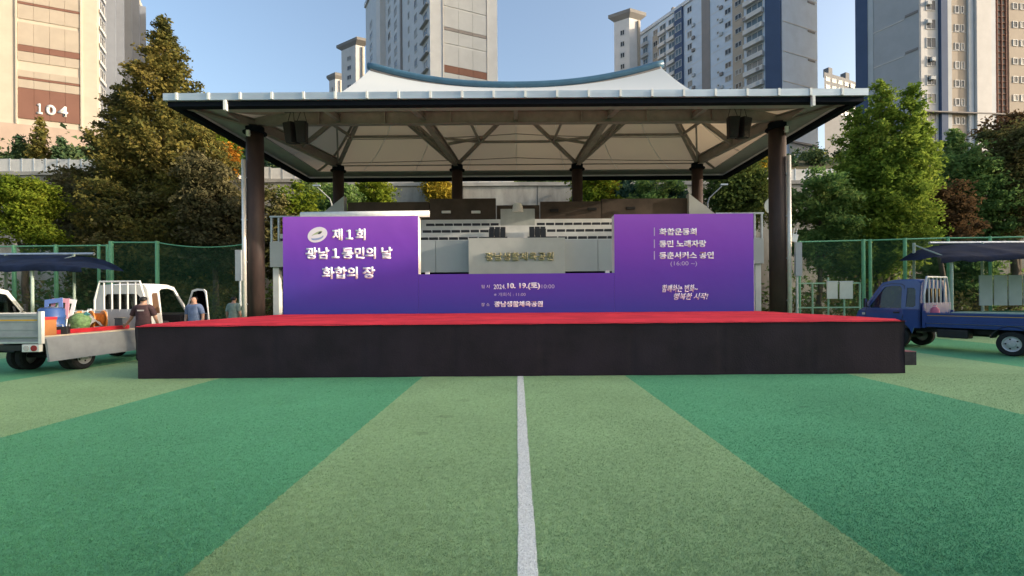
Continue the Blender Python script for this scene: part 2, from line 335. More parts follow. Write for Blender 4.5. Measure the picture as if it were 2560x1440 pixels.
class Face:
    """a facade: runs from corner c along d (unit, horizontal); local coordinates (along, out, up)"""
    def __init__(s, c, ang, base, root, flip=False):
        s.c = Vector(c); s.d = Vector((math.sin(R(ang)), math.cos(R(ang)), 0)); s.n = Vector((s.d.y, -s.d.x, 0))
        if flip: s.n = -s.n
        s.flip = flip
        s.root = root; s.o = Vector(root.location)
    def p(s, a, o, z): return s.c + s.d * a + s.n * o + Vector((0, 0, z)) - s.o
    def box(s, g, a0, a1, o0, o1, z0, z1):
        vs = [s.p(*q) for q in ((a0,o0,z0),(a1,o0,z0),(a1,o1,z0),(a0,o1,z0),(a0,o0,z1),(a1,o0,z1),(a1,o1,z1),(a0,o1,z1))]
        return g.add(vs, [(0,3,2,1),(4,5,6,7),(0,1,5,4),(1,2,6,5),(2,3,7,6),(3,0,4,7)])
    def part(s, name, m, a0, a1, o0, o1, z0, z1, parent=None):
        return s.box(MB(), a0, a1, o0, o1, z0, z1).build(name, m, parent or s.root)
    WIN = {}
    def window(s, a, z, wd, ht, glass=None, sill=None, mull=1, out=0.0):
        """frame ring set proud of the wall with a recessed pane as its child"""
        key = (round(wd, 2), round(ht, 2), mull, sill)
        if key not in Face.WIN:
            g = MB(); hw, hh, t = wd / 2, ht / 2, 0.09
            g.sheet([(-hw,-hh),(hw,-hh),(hw,hh),(-hw,hh)], [[(-hw+t,-hh+t),(-hw+t,hh-t),(hw-t,hh-t),(hw-t,-hh+t)]], lambda x, z: (x, -0.09, z), lambda x, z: (x, 0.05, z))
            for i in range(mull): q = -hw + wd * (i + 1) / (mull + 1); g.box(q - .04, q + .04, -0.07, 0.03, -hh + t, hh - t)
            if sill: g.box(-hw - .1, hw + .1, -0.22, -0.09, -hh - sill, -hh)
            Face.WIN[key] = (g.mesh('window'), MB().box(-hw + t, hw - t, -0.03, 0.0, -hh + t, hh - t).mesh('pane'))
        fm, pm = Face.WIN[key]
        w_ = link('window', fm, None if len(fm.materials) else W_frame, s.root)
        pn = link('pane', pm, None if len(pm.materials) else W_glass, w_)
        if glass is None and random.random() < 0.3: glass = W_curt
        if glass:
            pn.material_slots[0].link = 'OBJECT'; pn.material_slots[0].material = glass
        q = s.p(a, out, z); x = -s.d if s.flip else s.d
        M = Matrix(((x.x, -s.n.x, 0, q.x), (x.y, -s.n.y, 0, q.y), (0, 0, 1, q.z), (0, 0, 0, 1)))
        w_.matrix_local = M
        return w_

def body(root, pts, z0, z1, m, name='wall'):
    o = Vector(root.location); n = len(pts)
    vs = [(p[0] - o.x, p[1] - o.y, z0 - o.z) for p in pts] + [(p[0] - o.x, p[1] - o.y, z1 - o.z) for p in pts]
    return MB().add(vs, [tuple(range(n)), tuple(range(n, 2*n))] + [(i, (i+1) % n, n + (i+1) % n, n + i) for i in range(n)]).build(name, m, root)
def dirv(a): return Vector((math.sin(R(a)), math.cos(R(a)), 0))
def plan(c, ua, wu, va, wv):
    c = Vector((c[0], c[1], 0)); u, v = dirv(ua) * wu, dirv(va) * wv
    return [c, c + u, c + u + v, c + v]
FL = 2.8

# tower with the number 104, far left: sunlit gable with framed panel column
t = thing('apartment_tower', 'cream sunlit apartment tower with number 104 on a brown panel', 'building', (-68, 78, 20))
cn = (-68.0, 78.0, 0); u, v = 66, -28
left = Vector(cn) - dirv(u) * 14.6
body(t, plan(left, u, 14.6, v, 36), 20, 66, T_cream)
f = Face(left, u, 0, t)
def zpx(y, x, Yd): return at(x, y, Yd).z
f.part('plinth', T_plinth, -0.05, 14.65, 0.0, 0.18, 20, zpx(318, 120, 75.5))
pa0, pa1 = 5.0, 12.5
bands = [(302, 226, T_brown), (226, 205, T_panel), (205, 199, T_brown), (199, 182, T_panel), (160, 136, T_panel), (136, 120, T_brown), (120, 64, T_panel), (56, 20, T_panel), (20, 14, T_brown), (14, -60, T_panel), (-70, -150, T_panel), (-160, -200, T_brown)]
for y0, y1, m in bands:
    z0, z1 = zpx(y0, 123, 75.3), zpx(y1, 123, 75.3)
    nseg = 4
    for k in range(nseg):
        a0 = pa0 + (pa1 - pa0) * k / nseg; a1 = pa0 + (pa1 - pa0) * (k + 1) / nseg
        f.part('facade_panel', m, a0 + .02, a1 - .02, 0.0, 0.10 if m is not T_brown else 0.13, z0 + .03, z1 - .03)
for a in (pa0 - 0.25, pa1 + 0.05): f.part('pilaster', T_cream, a, a + .2, 0, 0.24, zpx(318, 120, 75.5), 66)
zc = zpx(274, 123, 75.3)
for _k, (_c, _x) in enumerate((('１', -1.45), ('0', -.12), ('4', 1.35))):
  text('house_number', _c, T_lite, t, _x - (.36 if _k == 0 else .62), _x + (.36 if _k == 0 else .62), zc - 0.85, zc + 0.85, 0, bold=0.045, extrude=0.05,
     M=Matrix.Translation(f.p(9.0, 0.14, 0) ) @ Matrix.Rotation(R(90 - u), 4, 'Z'))
f = Face(cn, v, 0, t)
f.part('shade_toned_side', T_shade, 1.4, 35.9, 0, 0.06, 22, 66)  # darker blue-grey sheet: the shade on this side is put into its colour
for r in range(14):
    z = 28.0 + r * FL
    for a, wd, gl in ((2.6, 2.9, W_glass), (8.0, 3.6, W_blue), (14.0, 3.4, W_glass), (20.5, 3.6, W_blue), (27.0, 3.4, W_glass), (32.5, 2.6, W_glass)):
        if r * FL + 28 < 64: f.window(a, z, wd, 1.6, gl, sill=0.55, mull=2, out=0.06)
for a in (5.2, 11.0, 17.2, 23.8, 30.2): f.part('fin_wall', T_shade, a, a + .35, 0, 1.3, 22, 66)  # fins darkened in the same shade tone
f.part('roof_parapet', T_cream, -0.2, 36.2, -0.4, 0.35, 66, 67.2)

# centre tower behind the canopy ridge
t = thing('apartment_tower', 'pale apartment tower rising behind the left half of the canopy ridge', 'building', (-14.7, 82.8, 20))
cn = (-14.7, 82.8, 0); u, v = 66, -29.5
body(t, plan(cn, u, 12.5, v, 50), 20, 78, T_white)
f = Face(cn, u, 0, t)
bands = [(208, 190, T_panelw), (190, 172, T_brown), (172, 122, T_panelw), (118, 86, T_panelw), (86, 78, T_dgrey), (78, 30, T_panelw), (26, -30, T_panelw), (-36, -90, T_panelw), (260, 212, T_panelw)]
for y0, y1, m in bands:
    z0, z1 = zpx(y0, 1166, 85.3), zpx(y1, 1166, 85.3)
    for k in range(3):
        a0 = 2.45 + 7.9 * k / 3; a1 = 2.45 + 7.9 * (k + 1) / 3
        f.part('facade_panel', m, a0 + .02, a1 - .02, 0.0, 0.10 if m is T_panelw else 0.13, z0 + .03, z1 - .03)
for a in (2.2, 10.4): f.part('pilaster', T_lite, a, a + .2, 0, 0.22, 20, 78)
f = Face(cn, v, 0, t, True)
for r in range(13):
    z = zpx(205, 1060, 85) + (r - 1) * FL
    for a, wd, ht in ((2.3, 2.1, 1.7), (7.8, 1.5, 1.5), (12.2, 0.9, 1.2), (21.5, 2.0, 1.6), (26.5, 2.0, 1.5), (36.5, 2.4, 1.6), (44.0, 2.4, 1.6)):
        if z < 75: f.window(a, z, wd, ht, mull=1)
    f.part('balcony_slab', T_grey, 0.6, 4.2, 0, 0.55, z - 1.25, z - 1.0)
f.part('shaft_slot', T_dgrey, 16.6, 17.6, -0.2, 0.25, 20, 77.5)
f.part('stair_bay', T_lite, 30.0, 33.5, 0, 1.2, 20, 80)
f.part('roof_parapet', T_white, -0.2, 50, -0.4, 0.4, 78, 79)

def small_tower(label, xl, xm, xr, ytop, Yd, cap=True):
    """slim lift tower with an overhanging hipped cap: xl..xm shaded side, xm..xr lit side"""
    cor = at(xm, ytop, Yd); u, v = 66, -58
    def hit(px, d):
        k = (px - CX) / F; return (k * cor.y - cor.x) / (d.x - k * d.y)
    wu, wv = hit(xr, dirv(u)), hit(xl, dirv(v))
    t = thing('lift_tower', label, 'building', (cor.x, cor.y, 20))
    pl = plan((cor.x, cor.y), u, wu, v, wv); body(t, pl, 20, cor.z, T_lite)
    if cap:
        cx = sum((p for p in pl), Vector()) / 4; o = Vector(t.location)
        lo = [cx + (p - cx) * 1.45 for p in pl]; hi = [cx + (p - cx) * 0.55 for p in pl]
        vs = [Vector((p.x, p.y, cor.z)) - o for p in pl] + [Vector((p.x, p.y, cor.z + 1.1)) - o for p in lo] + [Vector((p.x, p.y, cor.z + 1.9)) - o for p in lo] + [Vector((p.x, p.y, cor.z + 2.6)) - o for p in hi]
        fs = [(3,2,1,0), (12,13,14,15)]
        for a in (0, 4, 8): fs += [(a + i, a + (i+1) % 4, a + 4 + (i+1) % 4, a + 4 + i) for i in range(4)]
        MB().add(vs, fs).build('cap_roof', T_roof, t)
    f = Face((cor.x, cor.y, 0), v, 0, t, True)
    for r in range(8): f.window(wv * 0.45, cor.z - 3.2 - r * FL, max(0.7, wv * 0.28), 1.3, mull=1)
    f = Face((cor.x, cor.y, 0), u, 0, t)
    f.part('corner_fin', T_panel, wu * 0.72, wu * 0.86, 0, 0.5, 20, cor.z - 0.3)
    return t
small_tower('slim lift tower with capped roof just left of the centre tower', 858, 889, 916, 112, 140)
small_tower('lowest capped lift tower at the left end of the centre row', 827, 838, 858, 197, 165)
small_tower('slim lift tower with overhanging cap left of the navy striped block', 1540, 1573, 1606, 44, 118)
small_tower('tall lift tower head cut by the top edge beside the centre tower', 920, 936, 964, -16, 128)

# right block with navy corner
t = thing('apartment_block', 'long grey apartment block with navy corner stripe right of the canopy ridge', 'building', (49.8, 89.6, 20))
cn = (49.8, 89.6, 0); u, v = 66, -28
body(t, plan(cn, u, 10.0, v, 44), 20, 68.3, T_bwhite)
f = Face(cn, v, 0, t, True)
f.part('corner_stripe', T_navy, 0.1, 3.2, 0, 0.35, 20, 68.3)
f.part('recess_bay', T_dgrey, 16.2, 18.4, -0.1, 0.12, 20, 68.2)
f.part('recess_bay', T_beige, 8.0, 10.6, -0.1, 0.08, 20, 68.2)
f.part('navy_bay', T_navy, 23.6, 25.9, -0.1, 0.5, 20, 68.3)
f.part('grey_bay', T_beige, 31.4, 33.4, -0.1, 0.10, 20, 66)
for r in range(16):
    z = 24.6 + r * FL
    if z > 67: break
    f.window(5.6, z, 3.6, 1.6, W_blue, mull=2, out=0.0); f.part('balcony_front', T_lite, 3.6, 7.7, 0, 0.85, z - 1.75, z - 0.85)
    f.window(9.2, z + .2, 1.5, 1.1, mull=1, out=0.08); f.window(11.7, z - .1, 1.5, 1.2, mull=1); f.window(14.2, z - .6, 0.5, 0.5, mull=0)
    f.window(21.8, z, 1.3, 1.4, mull=1); f.window(27.2, z, 1.9, 1.5, W_blue, mull=1); f.window(24.7, z, 1.8, 1.6, W_blue, mull=1, out=0.5)
    f.window(32.4, z, 1.4, 1.3, mull=1, out=0.1); f.part('balcony_front', T_lite, 26.0, 28.4, 0, 0.7, z - 1.75, z - 0.95)
    f.window(36.0, z, 1.6, 1.5, W_blue, mull=1); f.window(39.0, z, 1.2, 1.3, mull=1); f.window(42.2, z, 1.4, 1.5, mull=1); f.part('balcony_front', T_lite, 34.9, 37.2, 0, 0.7, z - 1.75, z - 0.95)
    f.window(30.0, z, 2.0, 1.6, W_blue, mull=1); f.part('balcony_front', T_lite, 28.9, 31.2, 0, 0.7, z - 1.75, z - 0.95)
f.part('roof_parapet', T_white, -0.2, 44, -0.4, 0.35, 68.3, 69.1)
for k in range(15):
    f.part('floor_band', T_lite, 10.7, 16.1, 0, 0.03, 23.05 + k * FL, 23.12 + k * FL); f.part('floor_band', T_lite, 18.5, 23.5, 0, 0.03, 23.05 + k * FL, 23.12 + k * FL)
    for a in random.sample((4.1, 7.0, 12.9, 20.3, 26.4, 29.4), 3): f.part('air_conditioner', T_dgrey if random.random() < .4 else T_panelw, a, a + .75, 0.02, 0.86 if a < 8 else 0.4, 23.4 + k * FL - .45, 23.4 + k * FL + .15)
for a in (19.5, 22.5, 27.5): f.part('roof_vent', T_dgrey, a, a + .7, -1.6, -0.9, 68.3, 70.6)
f = Face(cn, u, 0, t)
for k in range(12):
    z = 30.5 + k * 5.6
    if z < 68: f.part('groove_ledge', T_lite, 0.2, 9.9, 0, 0.07, z, z + .14); f.part('vent_grille', T_dgrey, 7.2, 9.2, 0, 0.09, z - .45, z - .15)
zt0, zt1 = zpx(421, 1990, 92.5), zpx(366, 1990, 92.5)
f.part('number_panel', T_grey, 1.6, 9.0, 0, 0.12, zt0, zt1)
f.part('panel_hood', T_dgrey, 1.5, 9.1, 0, 0.45, zt1, zt1 + .35)
text('house_number', '101', T_lite, t, -2.3, 2.3, zt0 + 0.5, zt0 + 2.5, 0, bold=0.03, extrude=0.05, M=Matrix.Translation(f.p(4.6, 0.13, 0)) @ Matrix.Rotation(R(90 - u), 4, 'Z'))

# small far block between the two right-hand buildings
t = thing('apartment_block', 'small hazy far apartment block in the gap between the right buildings', 'building', (112, 175, 20))
c0 = at(2088, 180, 175); body(t, plan((c0.x - 4, 175), 66, 10, 62, 26), 20, c0.z, T_far)
f = Face((c0.x - 4, 175, 0), 66, 0, t)
for r in range(5):
    for k in range(9): f.window(2.0 + k * 3.6, c0.z - 2.2 - r * FL, 2.4, 1.5, W_blue, mull=1)
f.part('roof_vent', T_far, 4, 6.2, -3, -1, c0.z, c0.z + 3); f.part('roof_vent', T_far, 14, 16.2, -3, -1, c0.z, c0.z + 3)

# far right tower
t = thing('apartment_tower', 'grey far right tower with navy stripes and lit brown window bays', 'building', (60.6, 72, 20))
cn = Vector((60.6, 72, 0)); v = -26; ru = 84
L1 = cn + dirv(v) * 8.7
body(t, [cn, cn + dirv(ru) * 44, cn + dirv(ru) * 44 + dirv(v) * 16, L1 + dirv(48) * 14, L1], 20, 78, T_grey)
f = Face(cn, v, 0, t, True)
f.part('corner_stripe', T_navy, 7.0, 8.8, -0.1, 0.25, 20, 78); f.part('light_edge', T_panelw, 6.2, 7.0, 0, 0.12, 20, 78)
for k in range(9):
    z = 27 + k * 5.6
    f.part('groove_ledge', T_lite, 1.9, 6.2, 0, 0.06, z, z + .14); f.part('vent_grille', T_dgrey, 0.15, 1.8, 0, 0.10, z + .25, z + .6)
f = Face(cn, ru, 0, t)
def bay(m, x0, x1, o, name='facade_bay'):
    k0, k1 = [((x - CX) / F * cn.y - cn.x) / (dirv(ru).x - (x - CX) / F * dirv(ru).y) for x in (x0, x1)]
    return k0, k1, f.part(name, m, k0, k1, -0.1, o, 20, 78)
bay(T_lite, 2306, 2349, 0.05); bay(T_navy, 2350, 2366, 0.5); bay(T_panelw, 2367, 2379, 0.3); a0, a1, _ = bay(T_beige, 2380, 2419, 0.12); bay(T_white, 2420, 2432, 0.4)
bay(T_lite, 2434, 2470, 0.75); bay(T_white, 2471, 2484, 0.55); bay(T_cream, 2486, 2520, 0.1); b0, b1, _ = bay(T_beige, 2521, 2600, 0.35)
w0 = ((2331 - CX) / F * cn.y - cn.x) / (dirv(ru).x - (2331 - CX) / F * dirv(ru).y)
for r in range(16):
    z = zpx(347, 2330, 72.5) + r * FL
    if z > 76: break
    f.window(w0, z + .3, 1.6, 1.55, mull=1, out=0.05)
    mid = (a0 + a1) / 2; f.window(mid - .35, z - .1, 0.7, 1.1, mull=0, out=0.12); f.window(mid + .55, z - .1, 0.55, 1.1, mull=0, out=0.12)
    f.part('spandrel', T_lite, a0 + .1, a1 - .1, 0.12, 0.17, z - .75, z - .68)
    f.window(b0 + 1.0, z + .8, 0.8, 1.0, mull=0, out=0.35); f.window(b0 + 2.3, z + .8, 0.8, 1.0, mull=0, out=0.35); f.window(b0 + 4.6, z + .8, 1.6, 1.2, mull=1, out=0.35)
l0, l1 = [((x - CX) / F * cn.y - cn.x) / (dirv(ru).x - (x - CX) / F * dirv(ru).y) for x in (2492, 2514)]
for a in (l0, (l0 + l1) / 2, l1): f.part('pipe', T_brown, a - .06, a + .06, 0.15, 0.4, 20, 78)
for k in range(40): f.part('pipe_bracket', T_brown, l0 - .1, l1 + .1, 0.17, 0.32, 24 + k * 0.9, 24.12 + k * 0.9)
for k in range(16): f.part('air_conditioner', T_panelw, w0 - .9 + random.choice((0, 1.3)), w0 - .4 + random.choice((0, .2)) + 0.0, 0.05, 0.45, 31 + k * FL, 31.5 + k * FL) if k % 3 else None
f.part('string_course', T_dgrey, 0, 44, 0, 0.8, zpx(286, 2420, 72.5), zpx(283, 2420, 72.5))

# long low block added unseen beyond the right edge of the picture: it keeps the evening sun off the field
t = thing('shade_block', 'long low block added to shade the field, unseen outside the picture on the right', 'building', (66, -8, 0))
SHADE_H = 0.84 + 76.1 * math.tan(SUN_EL)
MB().box(0, 14, -60, 24, -0.02, SHADE_H).build('wall', T_beige, t); MB().box(-0.4, 14.4, -60.4, 24.4, SHADE_H, SHADE_H + .3).build('roof', T_roof, t)
for r in range(3):
    for k in range(12): MB().box(-0.06, 0.0, -56 + k * 6.4, -52 + k * 6.4, 1.6 + r * 4, 3.8 + r * 4).build('window', W_glass, t)
# ------------------------------------------------------------------ stage, backdrop
m_skirt = mat('black_stage_skirt', (0.024, 0.0145, 0.022), 0.75, var=0.25, vscale=1.2, bump=0.25, bscale=30, spec=0.3)
m_carpet = mat('red_carpet', (0.80, 0.052, 0.072), 0.95, var=0.16, vscale=0.9, bump=0.5, bscale=120, spec=0.1)
SX0, SX1, SY0, SY1, SZ = -7.72, 7.88, 9.76, 15.75, 1.11
st = thing('stage', 'wide low stage with red carpet deck and black fabric skirt', 'stage', (0, 9.76, 0))
def skirt(p0, p1, seed, zt):
    p0, p1 = Vector(p0), Vector(p1); d = (p1 - p0); nrm = Vector((d.y, -d.x, 0)).normalized(); n = int(d.length / 0.07); g = MB(); m = 9; vs = []
    for i in range(n + 1):
        for j in range(m + 1):
            s_, z = d.length * i / n, zt * j / m
            w_ = noise.noise(Vector((s_ * 1.1, z * 0.8, seed))) * 0.03 + noise.noise(Vector((s_ * 4.5, z * 0.9, seed + 5))) * 0.007
            seam = 0.012 * math.exp(-((s_ % 1.83 - 0.9) / 0.03) ** 2)
            q = p0 + d * (i / n) + nrm * (w_ * (1.15 - j / m) - seam)
            vs.append((q.x, q.y, max(0.006, z + (0.012 * noise.noise(Vector((s_ * 1.7, seed, 3))) if j == 0 else 0))))
    g.add(vs, [(i*(m+1)+j, (i+1)*(m+1)+j, (i+1)*(m+1)+j+1, i*(m+1)+j+1) for i in range(n) for j in range(m)])
    return g.build('skirt', m_skirt, st, smooth=True)
L0 = Vector((0, 9.76, 0))
skirt((SX0, 0, 0), (SX1, 0, 0), 1, SZ - 0.03); skirt((SX1, 0, 0), (SX1, SY1 - SY0, 0), 2, SZ - 0.03); skirt((SX0, SY1 - SY0, 0), (SX0, 0, 0), 3, SZ - 0.03)
MB().box(SX0 + .05, SX1 - .05, 0.06, SY1 - SY0 - 0.05, 0.9, SZ - 0.035).build('deck_frame', M_black, st)
g = MB(); nx, ny = 120, 40; vs = []
for j in range(ny + 1):
    for i in range(nx + 1):
        X = SX0 - .03 + (SX1 - SX0 + .06) * i / nx; Yy = -0.03 + (SY1 - SY0 + .03) * j / ny
        drop = 0.045 + 0.008 * noise.noise(Vector((X * 2.3, 7, 1))) if j == 0 or i in (0, nx) else 0.0
        vs.append((X, Yy - (0.004 if j == 0 else 0), SZ + 0.006 * noise.noise(Vector((X * .9, Yy * 1.4, 2))) - drop))
g.add(vs, [(j*(nx+1)+i, j*(nx+1)+i+1, (j+1)*(nx+1)+i+1, (j+1)*(nx+1)+i) for j in range(ny) for i in range(nx)])
g.build('carpet', m_carpet, st, smooth=False)
for x in (-6, -3, 0, 3, 6):
    for y in (0.5, 3.0, 5.6): MB().box(x - .04, x + .04, y - .04, y + .04, 0, 0.9).build('leg', M_steel, st)

ss = thing('stage_steps', 'small dark grey two step block at the right end of the stage', 'steps', (8.28, 10.9, 0))
m_step = mat('dark_step_carpet', (0.05, 0.045, 0.05), 0.9, var=0.2, vscale=8)
m_stept = mat('faded_red_tread', (0.30, 0.12, 0.13), 0.9, var=0.3, vscale=10)
MB().box(-0.25, 0.25, 0, 0.9, 0.0, 0.66).build('step', m_step, ss, bevel=0.008); MB().box(0.26, 0.78, 0, 0.9, 0.0, 0.30).build('step', m_step, ss, bevel=0.008)
MB().box(0.26, 0.78, 0, 0.9, 0.302, 0.315).build('tread', m_stept, ss); MB().box(-0.25, 0.25, 0, 0.9, 0.662, 0.675).build('tread', m_stept, ss)

def banner_material():
    m = bpy.data.materials.new('printed_banner'); m.use_nodes = True; n = m.node_tree; L = n.links; b = n.nodes['Principled BSDF']
    b.inputs['Roughness'].default_value = 0.55; b.inputs['Specular IOR Level'].default_value = 0.25
    tc = n.nodes.new('ShaderNodeTexCoord'); sp = n.nodes.new('ShaderNodeSeparateXYZ'); L.new(tc.outputs['Object'], sp.inputs[0])
    a = n.nodes.new('ShaderNodeMath'); a.operation = 'MULTIPLY_ADD'; a.inputs[1].default_value = 0.012; L.new(sp.outputs[0], a.inputs[0]); L.new(sp.outputs[2], a.inputs[2])
    mr = n.nodes.new('ShaderNodeMapRange'); mr.inputs[1].default_value = 0.0; mr.inputs[2].default_value = 3.16; L.new(a.outputs[0], mr.inputs[0])
    rp = n.nodes.new('ShaderNodeValToRGB'); e = rp.color_ramp.elements; e.new(0.45); e.new(0.75)
    for i, (p, c) in enumerate(((0.0, (0.060, 0.070, 0.40)), (0.42, (0.152, 0.064, 0.50)), (0.72, (0.26, 0.078, 0.59)), (1.0, (0.355, 0.112, 0.66)))): e[i].position = p; e[i].color = (*c, 1)
    L.new(mr.outputs[0], rp.inputs[0]); L.new(rp.outputs[0], b.inputs['Base Color'])
    t2 = n.nodes.new('ShaderNodeTexNoise'); t2.inputs['Scale'].default_value = 1.3; L.new(tc.outputs['Object'], t2.inputs['Vector'])
    bp = n.nodes.new('ShaderNodeBump'); bp.inputs['Strength'].default_value = 0.35; bp.inputs['Distance'].default_value = 0.05; L.new(t2.outputs[0], bp.inputs['Height']); L.new(bp.outputs[0], b.inputs['Normal'])
    return m
m_ban = banner_material(); m_bside = mat('backdrop_side_white', (0.72, 0.68, 0.64), 0.6, var=0.08)
BY = 15.4; bd = thing('stage_backdrop', 'purple and blue printed event backdrop with white lettering on stage', 'backdrop', (0, BY, SZ))
def bx(x0, x1, zt, zb=0.003):
    o = MB(); o.box(x0, x1, -0.012, 0.0, zb, zt).build('printed_panel', m_ban, bd)
    MB().box(x0 + .01, x1 - .01, 0.0, 0.45, zb, zt - 0.01).build('panel_frame', m_bside, bd)
ZT = at(880, 541, BY).z - SZ; ZL = at(1293, 684, BY).z - SZ
XA, XB, XC, XD = at(708, 660, BY).x, at(1046, 660, BY).x, at(1536, 660, BY).x, at(1884, 660, BY).x
bx(XA, XB, ZT); bx(XC, XD, ZT); bx(XB + .004, XC - .004, ZL)
MB().box(XD + .01, XD + .07, 0.1, 0.4, 0.003, 1.65).build('edge_post', M_white, bd)
for px in (1067, 1520): 
    q = at(px, 680, BY); MB().box(q.x - .06, q.x + .06, 0.05, 0.2, ZL, ZL + .08).build('clip', M_white, bd)
MB().tube((at(760, 533, 15.9).x, 0.3, ZT + 0.10), (at(1076, 533, 15.9).x, 0.3, ZT + 0.12), 0.105, n=14).build('rolled_screen', mat('rolled_white_fabric', (0.74, 0.73, 0.70), 0.7, var=0.1, vscale=4), bd, smooth=True)
m_let = mat('white_print', (0.90, 0.88, 0.92), 0.6); m_letf = mat('pale_print', (0.60, 0.56, 0.74), 0.6)
def btext(body, x0, y0, x1, y1, m=None, bold=0.03, shear=0, name='lettering'):
    a, b_ = at(x0, y1, BY), at(x1, y0, BY)
    return text(name, body, m or m_let, bd, a.x, b_.x, a.z - SZ, b_.z - SZ, -0.0132, bold=bold, extrude=0.0012, shear=shear)
m_shd = mat('print_drop_shadow', (0.085, 0.03, 0.19), 0.6)
for body_, x0, y0, x1, y1 in (('제１회', 830, 571, 914, 602), ('광남１동민의 날', 764, 617, 981, 649), ('화합의 장', 805, 666, 938, 698)):
    a, b_ = at(x0 + 3, y1 + 3, BY), at(x1 + 3, y0 + 3, BY)
    btext(body_, x0, y0, x1, y1, bold=0.05)
for body_, y0, x1 in (('화합운동회', 570, 1741), ('동민 노래자랑', 600, 1765), ('동춘서커스 공연', 629, 1784)):
    btext(body_, 1647, y0, x1, y0 + 19, bold=0.05)
    a, b_ = at(1634.5, y0 + 20, BY), at(1636.6, y0 - 1, BY); MB().box(a.x, b_.x, -0.0175, -0.0135, a.z - SZ, b_.z - SZ).build('lettering_bar', m_letf, bd)
btext('(16:00 ~)', 1676, 653, 1742, 667, m_letf, bold=0.0)
btext('함께하는 변화~', 1655, 711, 1744, 731, bold=0.03, shear=0.2); btext('행복한 시작!', 1684, 732, 1770, 750, bold=0.026, shear=0.3)
btext('일 시', 1203, 712, 1224, 721, m_letf, 0.02); btext('2024.', 1234, 711, 1264, 723, m_let, 0.012); btext('10. 19.(토)', 1268, 706, 1350, 725, m_let, 0.05); btext('10:00', 1354, 711, 1386, 721, m_letf, 0.0)
btext('※ 개회식 : 11:00', 1235, 731, 1314, 741, m_letf, 0.0); btext('장 소', 1203, 757, 1224, 766, m_letf, 0.02); btext('광남생활체육공원', 1235, 752, 1357, 768, m_let, 0.055)
# round emblem left of the first line: tilted oval with pale swirls
em = at(794, 587, BY)
def oval(name, m, cx, cz, rx, rz, tilt, y0, y1, parent):
    c, s = math.cos(tilt), math.sin(tilt)
    pts = [(cx + rx * math.cos(a) * c - rz * math.sin(a) * s, cz + rx * math.cos(a) * s + rz * math.sin(a) * c) for a in [6.28318 * i / 36 for i in range(36)]]
    return MB().sheet(pts, [], lambda x, z: (x, y1, z), lambda x, z: (x, y0, z)).build(name, m, parent)
ez = em.z - SZ
eb = oval('emblem', m_let, em.x, ez, 0.325, 0.235, R(22), -0.0125, -0.017, bd)
oval('emblem_swirl', mat('emblem_blue', (0.32, 0.42, 0.66), 0.6), em.x + .0, ez - .085, 0.20, 0.085, R(14), -0.017, -0.019, eb)
oval('emblem_swirl', m_let, em.x - .02, ez - .05, 0.20, 0.06, R(10), -0.019, -0.021, eb)
oval('emblem_swirl', mat('emblem_green', (0.46, 0.56, 0.34), 0.6), em.x - .02, ez + .02, 0.20, 0.055, R(28), -0.017, -0.019, eb)
oval('emblem_swirl', mat('emblem_dark', (0.05, 0.06, 0.07), 0.6), em.x + .08, ez + .06, 0.065, 0.03, R(30), -0.019, -0.022, eb)

# ------------------------------------------------------------------ canopy
m_col = mat('brown_column_paint', (0.038, 0.024, 0.022), 0.6, col2=(0.064, 0.038, 0.033), vscale=2.5, bump=0.15, bscale=25, stretch=(1, 1, 0.3))
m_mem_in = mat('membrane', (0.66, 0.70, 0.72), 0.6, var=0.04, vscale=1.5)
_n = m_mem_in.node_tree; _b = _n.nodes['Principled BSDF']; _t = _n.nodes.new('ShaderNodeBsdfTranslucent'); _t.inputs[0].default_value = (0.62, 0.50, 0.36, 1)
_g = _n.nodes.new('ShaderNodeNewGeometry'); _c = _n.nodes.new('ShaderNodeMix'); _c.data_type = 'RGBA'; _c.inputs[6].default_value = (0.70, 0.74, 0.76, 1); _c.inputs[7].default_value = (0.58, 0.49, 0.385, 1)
_n.links.new(_g.outputs['Backfacing'], _c.inputs[0]); _n.links.new(_c.outputs[2], _b.inputs['Base Color'])      # underside tan, top side bluish white
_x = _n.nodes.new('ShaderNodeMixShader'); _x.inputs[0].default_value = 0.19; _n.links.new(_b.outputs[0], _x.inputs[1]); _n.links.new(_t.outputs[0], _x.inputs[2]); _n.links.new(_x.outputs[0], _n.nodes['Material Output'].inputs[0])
m_truss = mat('truss_paint', (0.255, 0.22, 0.20), 0.5, var=0.12, vscale=3)
m_gut = mat('gutter_metal', (0.50, 0.56, 0.60), 0.38, metal=0.45, var=0.10, vscale=2, stretch=(0.3, 1, 3))
m_navy = mat('navy_trim', (0.006, 0.009, 0.015), 0.8, spec=0.1)
m_ridge = mat('ridge_tube_blue', (0.055, 0.13, 0.20), 0.35, var=0.1, vscale=2)
EX, EY0, EY1, EZ = 11.46, 15.87, 26.3, 8.04
PX, PY, PZ, RZ = 6.30, 21.0, 11.68, 10.80
cp = thing('canopy', 'large tensile roof canopy with blue sagging ridge on brown columns', 'canopy', (0, 21, 0))
CO = Vector((0, 21, 0))
def cl(p): return Vector(p) - CO
def ridge_z(x): t_ = min(1, abs(x) / PX); return RZ + (PZ - RZ) * t_ ** 2.2
